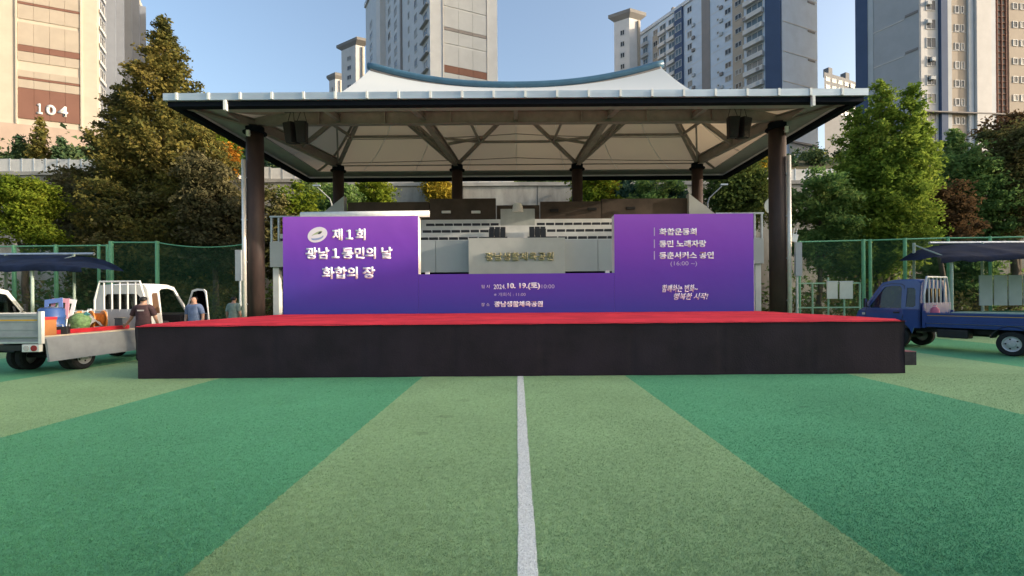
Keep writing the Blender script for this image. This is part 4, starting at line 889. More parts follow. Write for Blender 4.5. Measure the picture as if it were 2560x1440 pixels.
def broadleaf(name, label, base, H, lobes, n_cl, per, lsize, lm, spread=0.34, group=None, droop=0.0, cat='tree'):
    per, lsize = int(per * 1.7), lsize * 0.76
    """forked trunk; leaf clumps at branch ends spread through the lobes (cx, cy, cz, rx, ry, rz)"""
    t = thing(name, label, cat, base, group=group); g = MB(); cen = []; zlow = min(l[2] - l[5] for l in lobes); fork = Vector((0, 0, max(0.25, zlow * 0.8))); limbs(g, (0, 0, -.1), fork, H * 0.022 + .03, H * 0.016 + .02, 4)
    vol = [l[3] * l[4] * l[5] for l in lobes]; tot = sum(vol)
    for l, vv in zip(lobes, vol):
        hub = Vector(l[:3]); pp = limbs(g, fork, hub, H * 0.013 + .015, .03, 5)
        for i in range(max(4, int(n_cl * vv / tot))):
            d = Vector(RNG.normal(size=3)).normalized(); rr = random.uniform(.15, 1.05) ** .6 * random.choice((1, 1, 1, 1.12)); tip = hub + Vector((d.x * l[3], d.y * l[4], d.z * l[5])) * rr
            if i % 3 == 0: g.path([hub.lerp(fork, .15), hub.lerp(tip, .6), tip], [.03, .018, .006], 4)
            m = int(per * random.uniform(.6, 1.3)); sp = spread * random.uniform(.4, 1.15); c = np.array(tip)[None] + RNG.normal(size=(m, 3)) * np.array([sp, sp, sp * .6]); c[:, 2] -= droop * np.abs(RNG.normal(size=m)); cen.append(c)
    g.build('trunk', M_bark, t, smooth=True); link('crown', leaf_mesh('crown', np.concatenate(cen), lsize, droop * .5), lm, t); return t

G = {'olive': leaf_mat('leaf_olive_gold', ((0.06, 0.068, 0.026), (0.13, 0.13, 0.04), (0.21, 0.17, 0.045), (0.15, 0.125, 0.05))),
     'dark': leaf_mat('leaf_dark_olive', ((0.053, 0.068, 0.030), (0.133, 0.129, 0.049), (0.208, 0.160, 0.075)), 0.25),
     'brown': leaf_mat('leaf_brown', ((0.058, 0.056, 0.029), (0.117, 0.107, 0.052), (0.169, 0.143, 0.078)), 0.25),
     'lime': leaf_mat('leaf_lime', ((0.072, 0.123, 0.020), (0.143, 0.198, 0.022), (0.264, 0.275, 0.033))),
     'fresh': leaf_mat('leaf_fresh_green', ((0.10, 0.17, 0.03), (0.20, 0.28, 0.045), (0.32, 0.37, 0.07)), 0.5),
     'pine': leaf_mat('leaf_pine', ((0.034, 0.075, 0.042), (0.075, 0.122, 0.056), (0.160, 0.170, 0.056)), 0.15),
     'teal': leaf_mat('leaf_teal', ((0.022, 0.056, 0.046), (0.056, 0.113, 0.085), (0.104, 0.160, 0.104)), 0.15),
     'gold': leaf_mat('leaf_gold', ((0.174, 0.131, 0.029), (0.330, 0.242, 0.033), (0.450, 0.352, 0.044))),
     'orange': leaf_mat('leaf_orange', ((0.174, 0.087, 0.022), (0.450, 0.203, 0.029), (0.450, 0.220, 0.033))),
     'willow': leaf_mat('leaf_willow', ((0.058, 0.094, 0.032), (0.116, 0.160, 0.043), (0.203, 0.217, 0.058))),
     'rust': leaf_mat('leaf_rust', ((0.06, 0.045, 0.028), (0.12, 0.075, 0.04), (0.16, 0.10, 0.05))),
     'mid': leaf_mat('leaf_mid_green', ((0.075, 0.151, 0.053), (0.160, 0.264, 0.079), (0.215, 0.257, 0.086)), 0.45)}
def gx(x, Y): return (x - CX) * Y / F
def zz(y, Y): return H0 + (CY - y) * Y / F
# left group
conifer('conifer_tree', 'tallest olive gold conifer rising above the left canopy eave', (gx(412, 30), 30, 0), zz(14, 30), 4.9, 350, 330, 0.12, G['olive'], lift=0.45, prof=0.85, low=0.10, scat=0.115, bulge=0.08)
conifer('conifer_tree', 'dark olive conifer close left of the tallest conifer', (gx(305, 31), 31, 0), zz(190, 31), 3.3, 170, 260, 0.13, G['dark'], lift=0.4, prof=0.6, low=0.06, bulge=0.14, scat=.12)
conifer('conifer_tree', 'golden brown conifer between the tallest conifer and the canopy', (gx(505, 29), 29, 0), zz(300, 29), 2.9, 170, 250, 0.125, G['olive'], lift=0.3, prof=0.55, low=0.05, bulge=0.2)
broadleaf('broadleaf_tree', 'sunlit lime green small tree at the far left edge', (gx(62, 26), 26, 0), 8, [(0, 0, zz(505, 26), 1.5, 1.3, 1.4), (.5, 0, zz(575, 26), 1.2, 1.1, 1.0), (-.8, 0, zz(470, 26), .9, .9, .7)], 150, 80, 0.12, G['lime'], 0.3)
broadleaf('broadleaf_tree', 'dark brown leaved tree between lime tree and dark conifer', (gx(200, 33), 33, 0), 8, [(0, 0, zz(520, 33), 1.9, 1.8, 2.2), (.6, 0, zz(600, 33), 2.0, 1.6, 1.6), (-.6, .4, zz(440, 33), 1.1, 1.1, 1.3)], 150, 60, 0.17, G['brown'], 0.35)
broadleaf('broadleaf_tree', 'dark olive bushy tree under the tallest conifer', (gx(370, 28.5), 28.5, 0), 7, [(0, 0, zz(540, 28.5), 2.3, 1.8, 2.0), (1.6, 0, zz(590, 28.5), 1.8, 1.6, 1.5), (-1.6, 0, zz(600, 28.5), 1.7, 1.5, 1.4)], 170, 60, 0.16, G['dark'], 0.35)
broadleaf('broadleaf_tree', 'dark brownish tree close to the left canopy column', (gx(540, 26.5), 26.5, 0), 8, [(0, 0, zz(520, 26.5), 1.8, 1.6, 2.2), (.3, 0, zz(610, 26.5), 1.7, 1.5, 1.2), (-.8, 0, zz(440, 26.5), 1.2, 1.2, 1.2)], 160, 60, 0.16, G['brown'], 0.33)
broadleaf('broadleaf_tree', 'small orange leaved tree just left of the column capital', (gx(557, 33), 33, 0), 11, [(0, 0, zz(380, 33), .7, .7, .6), (.4, 0, zz(415, 33), .5, .6, .6)], 40, 50, 0.17, G['orange'], 0.28)
broadleaf('broadleaf_tree', 'yellow green tree behind the left eave and column', (gx(520, 36), 36, 0), 13, [(0, 0, zz(335, 36), 1.7, 1.5, 1.6), (1.3, 0, zz(380, 36), 1.2, 1.2, 1.2)], 90, 50, 0.19, G['lime'], 0.33)
broadleaf('broadleaf_tree', 'blue green dark tree seen under the left eave corner', (gx(610, 46), 46, 11), 8, [(0, 0, zz(380, 46) - 11, 2.2, 2, 1.8), (2.5, 0, zz(410, 46) - 11, 2, 2, 1.4)], 90, 50, 0.24, G['teal'], 0.45)
for px, py, hh, m, lb in ((52, 330, 3.3, 'pine', 'left of three small firs on the terrace below the numbered tower'), (104, 285, 4.4, 'olive', 'middle and tallest of three small firs below the numbered tower'), (156, 338, 2.7, 'pine', 'right of three small firs on the terrace below the numbered tower')):
    zt = zz(py, 41.5); conifer('fir_tree', lb, (gx(px, 41.5), 41.5, wall_top(gx(px, 41.5)) - .3), zt - wall_top(gx(px, 41.5)) + .5, 1.35, 70, 60, 0.17, G[m], lift=-.05, prof=.9, low=.05, scat=.1)
# between the stand and the retaining wall
for px, py, rx, rz_, Y, m, nm, lb in ((745, 505, 1.3, 1.2, 31, 'lime', 'shrub', 'yellow green shrub behind the left backdrop corner'), (690, 530, 1.5, 1.5, 30, 'dark', 'shrub', 'dark shrub right of the left canopy column'), (860, 490, 1.2, .9, 33, 'mid', 'shrub', 'green shrub behind the left outer rear column'), (938, 475, 1.2, .8, 34, 'lime', 'shrub', 'yellow green shrub between the left two rear columns'),
        (1100, 452, .7, .6, 37.2, 'gold', 'shrub', 'small golden shrub against the concrete wall by a rear column'), (1480, 463, 1.5, .9, 35, 'lime', 'shrub', 'pale yellow green shrub beside the right inner rear column'), (1508, 447, .8, .5, 36, 'gold', 'shrub', 'bright yellow bush top beside the right inner rear column'),
        (800, 470, 1.2, 1.0, 36, 'mid', 'shrub', 'green bush high behind the left canopy column pipe'), (1650, 470, 1.6, 1.1, 35, 'mid', 'shrub', 'mid green bush left of the right outer rear column')):
    zc = zz(py, Y); broadleaf(nm, lb, (gx(px, Y), Y, 0), zc, [(0, 0, zc, rx, rx, rz_), (-.4 * rx, 0, zc - rz_ * 1.1, rx * 1.1, rx, rz_), (.4 * rx, 0, zc - rz_ * 1.9, rx * 1.2, rx, rz_)], 70, 55, 0.17, G[m], 0.3, cat='shrub')
for px, py, lb in ((1560, 432, 'blue green fir left of centre behind the right rear columns'), (1618, 424, 'taller blue green fir behind the right rear columns'), (1690, 436, 'blue green fir by the right outer rear column')):
    conifer('fir_tree', lb, (gx(px, 36), 36, 0), zz(py, 36), 3.0, 150, 90, 0.22, G['teal'], lift=-.1, prof=.6, low=.3, scat=.12)
broadleaf('willow_tree', 'drooping olive green tree left of the right canopy column', (gx(1840, 31), 31, 0), 10, [(0, 0, zz(450, 31), 1.9, 1.7, 1.3), (-.9, 0, zz(490, 31), 1.5, 1.4, 1.2), (1.0, 0, zz(500, 31), 1.4, 1.4, 1.3)], 130, 60, 0.17, G['willow'], 0.3, droop=0.5)
broadleaf('broadleaf_tree', 'small bright yellow tree top left of the right canopy column', (gx(1885, 34), 34, 0), 11, [(0, 0, zz(420, 34), 1.0, .9, .9)], 40, 50, 0.17, G['gold'], 0.28)
# right group
def multi(name, label, base, tips, Rb, per, lsize, lm, nb=80):
    """several upright leaders from one bole, each clothed in ascending branches"""
    t = thing(name, label, 'tree', base); g = MB(); cen = []
    for (dx, dy, zt, z0) in tips:
        tp = limbs(g, (dx * .1, dy * .1, 0), (dx, dy, zt), .16, .015, 9, .05); r0 = Rb
        for i in range(nb):
            s_ = (z0 / zt) + (1 - z0 / zt) * (i + random.random()) / nb; k = s_ * 9; q = tp[min(9, int(k))].lerp(tp[min(9, int(k) + 1)], k % 1); f_ = (s_ - z0 / zt) / (1 - z0 / zt)
            r = (r0 * (1 - f_) ** .7 * random.uniform(.55, 1.1) + .18); az = i * 2.39996 + random.uniform(-.5, .5); d = Vector((math.cos(az), math.sin(az), random.uniform(.25, .8))); m = max(8, int(per * r / r0)); ss = .1 + .9 * RNG.random(m) ** .8
            if i % 2 == 0: g.path([q, q + d * r * .6, q + d * r], [.03, .015, .005], 4)
            c = np.array(q)[None] + np.outer(ss * r, np.array(d)) + RNG.normal(size=(m, 3)) * (.13 * r * (1.2 - .7 * ss)[:, None] + .05); cen.append(c)
    g.build('trunk', M_bark, t, smooth=True); link('crown', leaf_mesh('crown', np.concatenate(cen), lsize, .1), lm, t); return t
Yg = 26.0; bx_ = gx(2190, Yg)
multi('ginkgo_tree', 'large fresh green tree with upright leaders right of the canopy', (bx_, Yg, 0),
      [(gx(2205, Yg) - bx_, 0, zz(212, Yg), 4.5), (gx(2278, Yg) - bx_, -.3, zz(232, Yg), 4.2), (gx(2322, Yg) - bx_, .2, zz(312, Yg), 3.5), (gx(2150, Yg) - bx_, .3, zz(275, Yg), 4.0), (gx(2112, Yg) - bx_, -.2, zz(420, Yg), 2.6), (gx(2062, Yg) - bx_, -.3, zz(478, Yg), 2.2), (gx(2240, Yg) - bx_, -1.0, zz(350, Yg), 2.8), (gx(2160, Yg) - bx_, -1.0, zz(400, Yg), 2.6)], 2.0, 280, 0.11, G['fresh'], 60)
broadleaf('broadleaf_tree', 'dark green low tree between the right column and the big green tree', (gx(2050, 25), 25, 0), 6, [(0, 0, zz(500, 25), 1.5, 1.4, 1.4), (.6, 0, zz(570, 25), 1.6, 1.4, 1.1), (-.2, 0, zz(620, 25), 1.4, 1.3, 1.0)], 120, 60, 0.15, G['mid'], 0.3)
conifer('conifer_tree', 'mid green conifer just right of the big fresh green tree', (gx(2385, 31), 31, 0), zz(318, 31), 2.4, 170, 200, 0.14, G['mid'], lift=.2, prof=.7, low=.1)
broadleaf('broadleaf_tree', 'rust brown leaved tree low right of the big green tree', (gx(2352, 27.5), 27.5, 0), 6, [(0, 0, zz(520, 27.5), 1.3, 1.2, 1.1), (.5, 0, zz(570, 27.5), 1.3, 1.2, .9)], 80, 55, 0.16, G['rust'], 0.3)
broadleaf('broadleaf_tree', 'loose pale green tree behind the right bench shelter', (gx(2440, 30), 30, 0), 9, [(0, 0, zz(480, 30), 1.8, 1.5, 1.5), (-.8, 0, zz(410, 30), 1.2, 1.1, 1.0), (.6, 0, zz(550, 30), 1.6, 1.5, 1.2)], 110, 50, 0.17, G['mid'], 0.36)
broadleaf('broadleaf_tree', 'dark tree with rusty crown at the far right edge', (gx(2535, 30), 30, 0), 11, [(0, 0, zz(375, 30), 2.0, 1.8, 1.4), (.4, 0, zz(460, 30), 2.1, 1.8, 1.7), (-.2, 0, zz(550, 30), 2.0, 1.8, 1.4)], 170, 60, 0.17, G['dark'], 0.36)
broadleaf('broadleaf_tree', 'red brown tree crown peeping over the far right dark tree', (gx(2540, 33), 33, 0), 13, [(0, 0, zz(338, 33), 2.2, 1.5, 1.0)], 60, 50, 0.18, G['rust'], 0.33)
# low planting behind the fences and scrub on the bank
def scrub(name, n, xr, Yr, zf, hmin, hmax, size, lm, label):
    cen = []
    for i in range(n):
        X = random.uniform(*xr); Y = random.uniform(*Yr)
        if xr == (-36, 36) and abs(X) < 10.8: continue
        if name == 'bank_scrub' and 20 < X < 44 and Y < 62: continue
        hh = random.uniform(hmin, hmax) * (0.4 if Y > 52 else 1.0); m = int(70 * hh); c = np.array([X, Y, zf(X, Y) + hh * .5])[None] + RNG.normal(size=(m, 3)) * np.array([hh * .45, hh * .4, hh * .33]); cen.append(c)
    tag(link(name, leaf_mesh(name, np.concatenate(cen), size), lm), label, 'shrubs', kind='stuff')
scrub('hedge_planting', 110, (-36, 36), (22.2, 25.5), lambda X, Y: 0, .8, 2.3, 0.13, G['dark'], 'dark low planting along the back of the net fences')
scrub('terrace_scrub', 75, (-36, 36.1), (30, 37), lambda X, Y: 0, 1.5, 3.6, 0.18, G['mid'], 'scrub and saplings at the foot of the retaining wall')
def bank_z(X, Y):
    t_ = min(1, max(0, (Y - 44) / 34)); t_ = t_ * t_ * (3 - 2 * t_); return wall_top(X) - .35 + t_ * 13
scrub('bank_scrub', 420, (-75, 75), (40, 76), bank_z, 1.4, 4.0, 0.30, G['pine'], 'mixed scrub and small trees covering the bank below the towers')
# ------------------------------------------------------------------ light trucks
M_tw = mat('truck_white', (0.72, 0.71, 0.68), 0.35, var=0.05, vscale=2, coat=0.3); M_tb = mat('truck_blue', (0.018, 0.058, 0.22), 0.3, var=0.08, vscale=2, coat=0.5)
M_gal = mat('bed_grey_paint', (0.27, 0.29, 0.31), 0.5, var=0.10, vscale=3); M_yel = mat('yellow_stripe', (0.55, 0.33, 0.03), 0.5); M_red = mat('red_lamp', (0.30, 0.02, 0.03), 0.25); M_amb = mat('clear_lamp', (0.55, 0.50, 0.48), 0.25)
M_cream = mat('bed_cream_wood', (0.58, 0.50, 0.38), 0.7, var=0.12, vscale=5, stretch=(4, .5, 1)); M_trim = mat('cab_trim_dark', (0.03, 0.025, 0.028), 0.7); M_rim = mat('wheel_rim', (0.52, 0.52, 0.53), 0.4, metal=0.5, var=.1, vscale=9)
M_win = glass_mat('tinted_glass', (0.42, 0.47, 0.46))
BL, CY0, CY1 = 2.9, 2.98, 4.72
def hw(z): return 0.80 - 0.115 * max(0.0, (z - 1.18) / 0.85)
OUT = [(2.98, 0.62), (2.98, 1.18), (3.0, 1.90), (3.12, 2.03), (3.75, 2.05), (4.02, 1.98), (4.50, 1.22), (4.66, 1.10), (4.72, 0.95), (4.72, 0.45), (4.10, 0.45)] + [(3.62 + .44 * math.cos(a), .36 + .44 * math.sin(a)) for a in [R(12 + 156 * k / 8) for k in range(9)]] + [(3.14, 0.62)]
DOORW = [(3.46, 1.20), (3.47, 1.80), (3.52, 1.87), (3.74, 1.88), (3.94, 1.84), (4.33, 1.24), (4.30, 1.20)]
QUART = [(3.10, 1.28), (3.12, 1.74), (3.16, 1.80), (3.34, 1.81), (3.35, 1.24), (3.16, 1.23)]
DOORF = [(3.42, 0.98), (3.42, 1.86), (3.50, 1.92), (3.76, 1.94), (3.98, 1.89), (4.40, 1.22), (4.44, 1.05), (4.40, .62), (4.05, .60), (3.62 + .46, .66), (3.62 + .36, .78), (3.62, .86), (3.46, .84)]
def wheel(root, x, y, r, wd, s):
    g = MB().lathe([(r * .62, -wd / 2), (r * .9, -wd / 2), (r, -wd * .32), (r, wd * .32), (r * .9, wd / 2), (r * .62, wd / 2), (r * .58, wd * .3), (r * .58, -wd * .3), (r * .62, -wd / 2)], (0, 0, 0), 'X', 26, caps=False); o = g.build('wheel', M_rub, root, smooth=False); o.location = (x, y, r)
    rim = MB(); rim.lathe([(r * .60, s * wd * .30), (r * .63, s * wd * .49), (r * .56, s * wd * .46), (r * .50, s * wd * .30), (r * .30, s * wd * .34), (r * .26, s * wd * .50), (r * .10, s * wd * .52)], (0, 0, 0), 'X', 26).build('rim', M_rim, o)
    for k in range(5): a = 6.283 * k / 5; MB().tube((s * wd * .33, r * .4 * math.cos(a), r * .4 * math.sin(a)), (s * wd * .345, r * .4 * math.cos(a), r * .4 * math.sin(a)), r * .07, n=8).build('rim_hole', M_black, o)
    return o
def truck(name, label, loc, rz, paint, left_up=True, right_up=True, tail_up=True, door_open=False, gate=0.50, FZ=0.85, bars=True, gate_paint=None):
    t = thing(name, label, 'truck', loc, rz); gp = gate_paint or M_gal
    # chassis, axles
    for x in (-.36, .36): MB().box(x - .05, x + .05, 0.05, 4.4, .50, .64).build('chassis_rail', M_black, t)
    for y in (1.02, 3.62): MB().tube((-.65, y, .33), (.65, y, .33), .06, n=8).build('axle', M_black, t)
    for s in (-1, 1):
        wheel(t, s * .69, 3.62, .335, .20, s); wheel(t, s * .70, 1.02, .315, .17, s); wheel(t, s * .50, 1.02, .315, .17, s)
        MB().box(s * .62 - .16, s * .62 + .16, 1.9, 2.6, .38, .62).build('side_tank', M_black, t, bevel=.03)
        g = MB(); n = 9; pts = [(1.02 + .42 * math.cos(R(15 + 150 * k / n)), .33 + .42 * math.sin(R(15 + 150 * k / n))) for k in range(n + 1)]
        g.sheet(pts + [(p[0] * 1 + (p[0] - 1.02) * .04, p[1] + .02) for p in pts[::-1]], [], lambda y, z: (s * .80, y, z), lambda y, z: (s * .45, y, z)).build('mudguard', M_black, t)
    # bed
    MB().box(-.80, .80, 0.02, BL, FZ - .13, FZ - .03).build('bed_frame', gp, t); n = 7
    for k in range(n): MB().box(-.80 + 1.6 * k / n + .004, -.80 + 1.6 * (k + 1) / n - .004, 0.02, BL, FZ - .028, FZ).build('bed_board', M_cream, t)
    def gate_panel(nm, L_, m=gp, ribs=5):
        g = MB().box(0, L_, -.018, .018, 0, gate); g.box(0, L_, -.03, -.018, 0, .05); g.box(0, L_, -.03, -.018, gate - .05, gate); g.box(0, .05, -.03, -.018, .05, gate - .05); g.box(L_ - .05, L_, -.03, -.018, .05, gate - .05)
        for k in range(1, 3): g.box(.05, L_ - .05, -.025, -.018, gate * k / 3 - .012, gate * k / 3 + .012)
        o = g.build(nm, m, t)
        MB().box(.06, L_ - .06, -.0215, -.0185, gate * .70, gate * .76).build('reflective_stripe', M_yel, o); return o
    tg = gate_panel('tailgate', 1.58); tg.location = (-.79, .0, FZ - .02)
    L_ = BL - .1
    for s, up in ((1, right_up), (-1, left_up)):
        gd = gate_panel('side_gate', L_); gd.rotation_mode = 'XYZ'
        if up: gd.matrix_local = Matrix.Translation((s * .80, .06 if s > 0 else .06 + L_, FZ - .02)) @ Matrix.Rotation(R(90 if s > 0 else -90), 4, 'Z')
        else: gd.matrix_local = Matrix.Translation((s * .83, .06 if s > 0 else .06 + L_, FZ - .06)) @ Matrix.Rotation(R(90 if s > 0 else -90), 4, 'Z') @ Matrix.Rotation(R(172), 4, 'X')
        for y in (.0, BL - .02): MB().box(s * .80 - .035, s * .80 + .035, y - .035, y + .035, FZ - .16, FZ + gate + .03).build('corner_post', M_tw if gp is M_gal else gp, t)
        lamp = MB().box(s * .62 - .19, s * .62 + .19, -.06, .02, .52, .68).build('tail_lamp', M_tw if gp is M_gal else M_black, t, bevel=.01)
        MB().tube((s * .70, -.075, .60), (s * .70, -.058, .60), .065, n=14).build('lens', M_red, lamp); MB().tube((s * .53, -.075, .60), (s * .53, -.058, .60), .055, n=14).build('lens', M_amb, lamp)
    MB().box(-.4, .4, -.05, .0, .55, .66).build('number_plate_holder', M_black, t); MB().box(-.78, .78, -.03, .03, .70, .735).build('rear_bar', M_steel, t)
    # cab shell
    cab = MB().sheet([(-hw(.62), .62), (hw(.62), .62), (hw(1.18), 1.18), (hw(1.9), 1.9), (hw(2.03) - .06, 2.03), (-hw(2.03) + .06, 2.03), (-hw(1.9), 1.9), (-hw(1.18), 1.18)], [[(-.52, 1.28), (-.52, 1.68), (-.42, 1.78), (.42, 1.78), (.52, 1.68), (.52, 1.28)]], lambda x, z: (x, 2.985, z), lambda x, z: (x, 3.02, z)).build('cab_rear_wall', paint, t)
    MB().box(-.52, .52, 2.998, 3.004, 1.28, 1.78).build('rear_window', M_win, cab)
    for s in (-1, 1):
        holes = [QUART, DOORF if (door_open and s > 0) else DOORW]
        sd_ = MB().sheet(OUT, holes, lambda y, z: (s * hw(z), y, z), lambda y, z: (s * (hw(z) - .04), y, z)).build('cab_side', paint, t)
        MB().sheet(QUART, [], lambda y, z: (s * (hw(z) - .015), y, z), lambda y, z: (s * (hw(z) - .022), y, z)).build('quarter_window', M_win if not door_open else mat('warm_glass', (.12, .07, .045), .1), sd_)
        if door_open and s > 0:
            dr = MB().sheet(DOORF, [DOORW], lambda y, z: (s * (hw(z) + .004), y, z), lambda y, z: (s * (hw(z) - .03), y, z)).build('door', paint, t)
            MB().sheet([(3.48, .9), (3.48, 1.19), (4.30, 1.19), (4.34, .74), (4.1, .72), (3.9, .86)], [], lambda y, z: (s * (hw(z) - .031), y, z), lambda y, z: (s * (hw(z) - .06), y, z)).build('door_trim', M_trim, dr)
            MB().sheet(DOORW, [], lambda y, z: (s * (hw(z) - .012), y, z), lambda y, z: (s * (hw(z) - .018), y, z)).build('door_window', M_win, dr)
            hp = Vector((s * .80, 4.38, 0)); dr.matrix_local = Matrix.Translation(hp) @ Matrix.Rotation(R(72 * s), 4, 'Z') @ Matrix.Translation(-hp)
        else:
            cy_, cz_ = 3.9, 1.3; big = [(cy_ + (y - cy_) * 1.03, cz_ + (z - cz_) * 1.025) for y, z in DOORF]; MB().sheet(big, [DOORF], lambda y, z: (s * (hw(z) + .003), y, z), lambda y, z: (s * (hw(z) - .002), y, z)).build('door_seam', M_black, sd_)
            g = MB().sheet(DOORF, [DOORW], lambda y, z: (s * (hw(z) + .008), y, z), lambda y, z: (s * (hw(z) + .0005), y, z)); dr = g.build('door', paint, t)
            MB().sheet(DOORW, [], lambda y, z: (s * (hw(z) - .012), y, z), lambda y, z: (s * (hw(z) - .018), y, z)).build('door_window', M_win, dr)
            MB().box(s * .815 - .012, s * .815 + .012, 3.50, 3.66, 1.04, 1.09).build('door_handle', M_black, dr); MB().box(s * .807 - .006, s * .807 + .006, 3.46, 4.42, 1.105, 1.135).build('moulding', paint, dr)
        mi = MB().box(s * .96 - .06, s * .96 + .06, 4.34, 4.40, 1.22, 1.50).build('mirror', M_black, t, bevel=.02); MB().box(s * .812 - .008, s * .812 + .008, 4.46, 4.54, .98, 1.05).build('side_lamp', M_amb, t); MB().tube((s * .78, 4.36, 1.2), (s * .95, 4.37, 1.3), .014, n=6).build('mirror_arm', M_black, mi); MB().box(s * .96 - .045, s * .96 + .045, 4.332, 4.339, 1.24, 1.48).build('mirror_glass', mat('mirror_glass', (.5, .52, .55), .05, metal=1), mi)
        MB().box(s * .60 - .13, s * .60 + .13, 4.70, 4.735, .78, .94).build('headlight', M_amb, t, bevel=.02)
    prof = [(3.0, 1.90), (3.12, 2.03), (3.4, 2.05), (3.75, 2.05), (4.02, 1.98)]; g = MB(); vs = []
    for y, z in prof: vs += [(-hw(1.9) + (.02 if z > 1.95 else 0), y, z - .03 * 0), (-.3, y, z + .03), (.3, y, z + .03), (hw(1.9) - (.02 if z > 1.95 else 0), y, z)]
    g.add(vs, [(4*k+i, 4*k+i+1, 4*k+5+i, 4*k+4+i) for k in range(len(prof) - 1) for i in range(3)]); ro = g.build('cab_roof', paint, t, smooth=True); ro.modifiers.new('s', 'SOLIDIFY').thickness = .03
    MB().add([(-hw(1.98) + .03, 4.02, 1.98), (hw(1.98) - .03, 4.02, 1.98), (hw(1.22) - .03, 4.50, 1.22), (-hw(1.22) + .03, 4.50, 1.22)], [(0,1,2,3)]).build('windscreen', mat('clear_glass', (.10, .12, .12), .03, spec=.9) if False else M_win, t)
    MB().add([(-.79, 4.50, 1.22), (.79, 4.50, 1.22), (.79, 4.66, 1.10), (-.79, 4.66, 1.10), (.79, 4.72, .95), (-.79, 4.72, .95), (.79, 4.72, .45), (-.79, 4.72, .45)], [(0,1,2,3), (3,2,4,5), (5,4,6,7)]).build('cab_nose', paint, t)
    MB().box(-.80, .80, 4.68, 4.78, .38, .56).build('bumper', M_black if paint is M_tb else paint, t, bevel=.02); MB().box(-.74, .74, 3.04, 4.68, .60, .70).build('cab_floor', M_trim, t); MB().box(-.72, .72, 4.25, 4.55, .95, 1.16).build('dashboard', M_trim, t, bevel=.03)
    for x in (-.38, .38): se = MB().box(x - .27, x + .27, 3.40, 3.90, .86, 1.0).build('seat', M_trim, t, bevel=.04); MB().box(x - .26, x + .26, 3.34, 3.46, 1.0, 1.62).build('seat_back', M_trim, se, bevel=.04)
    g = MB(); g.path([(-.38 + .19 * math.cos(a), 4.12 + .10 * math.sin(a), 1.17 + .15 * math.sin(a)) for a in [6.283 * k / 16 for k in range(17)]], .016, 6).build('steering_wheel', M_black, t)
    # guard frame behind the cab
    if bars:
        bm_ = M_tw if paint is M_tw else M_steel; fr = MB(); fr.path([(-.70, 2.92, FZ), (-.70, 2.92, 1.62), (-.56, 2.92, 2.12), (.56, 2.92, 2.12), (.70, 2.92, 1.62), (.70, 2.92, FZ)], .028, 8); fo = fr.build('guard_frame', bm_, t)
        for x in (-.44, -.22, 0, .22, .44): MB().tube((x, 2.92, 1.30), (x, 2.92, 2.11), .022, n=8).build('guard_bar', bm_, fo)
        MB().box(-.78, .78, 2.90, 2.94, FZ, 1.36).build('headboard', gp, fo)
    return t
WX, WY = -10.95, 10.25
wt = truck('flatbed_truck', 'white flatbed truck on the left with right side gate folded down', (WX, WY, 0), R(-1), M_tw, right_up=False, door_open=True)
truck('flatbed_truck', 'second white truck cut off by the left edge of the picture', (-18.75, 12.9, 0), R(-2), M_tw)
rw_ = at(2545, 893, 12.16)   # outer left rear wheel of the blue truck
hd = Vector((-.43, .90, 0)).normalized(); rgt = Vector((hd.y, -hd.x, 0)); pos = Vector((rw_.x, 12.3, 0)) + rgt * .75 - hd * 1.02
ang = math.atan2(hd.y, hd.x) - R(90)
bt = truck('flatbed_truck', 'dark blue flatbed truck parked beside the right end of the stage', pos, ang, M_tb, gate=.30, FZ=.80, gate_paint=M_tb)

# ------------------------------------------------------------------ loads on the trucks
Mw = wt.matrix_basis.copy()
def on(tr, x, y, z): return Matrix.LocRotScale(tr.location, tr.rotation_euler, None) @ Vector((x, y, z))
rzW = wt.rotation_euler.z; FZW = .852
t = thing('plastic_drum', 'blue plastic drum standing in the white truck bed', 'barrel', on(wt, .02, 1.0, FZW)); MB().lathe([(.20, 0), (.235, .02), (.235, .10), (.25, .12), (.25, .16), (.235, .18), (.235, .34), (.25, .36), (.25, .40), (.235, .42), (.235, .55), (.2, .58)], (0, 0, 0), n=24).build('drum_body', mat('drum_blue', (.035, .085, .25), .4, var=.1), t, smooth=True); MB().lathe([(.20, .581), (.20, .60), (.06, .605), (.06, .625)], (0, 0, 0), n=20).build('lid', mat('drum_lid', (.05, .07, .13), .5), t)
t = thing('plastic_crate', 'orange and red plastic crate by the rear corner of the white truck', 'crate', on(wt, .60, .22, FZW), rzW); m_or = mat('crate_orange', (.42, .17, .06), .5, var=.1); m_rd = mat('crate_red', (.45, .03, .04), .5)
for x0, x1, y0, y1 in ((-.16, .16, -.15, -.13), (-.16, .16, .13, .15), (-.16, -.14, -.13, .13), (.14, .16, -.13, .13)): MB().box(x0, x1, y0, y1, 0, .34).build('side', m_or, t)
MB().box(-.138, .138, -.128, .128, 0, .02).build('base', m_or, t); MB().box(-.17, .17, -.16, .16, .34, .40).build('lid', m_rd, t)
def reel(label, loc, rz, col):
    t = thing('cable_reel', label, 'reel', loc, rz); m = mat(col[0], col[1], .5, var=.15, vscale=6); MB().lathe([(.24, -.14), (.24, -.115), (.10, -.113), (.10, .113), (.24, .115), (.24, .14)], (0, 0, .25), 'X', 24).build('drum', m, t)
    for k in range(7): MB().lathe([(.155, -.105 + k * .03), (.178, -.092 + k * .03), (.155, -.079 + k * .03)], (0, 0, .25), 'X', 20).build('cable_turn', m, t)
    MB().path([(-.2, -.1, 0.01), (-.2, 0, .5), (.2, 0, .5), (.2, -.1, 0.01)], .014, 6).build('stand', M_steel, t); return t
reel('bright orange cable reel in the white truck bed near the cab', on(wt, -.12, 2.35, FZW), R(60), ('reel_orange', (.58, .21, .04)))
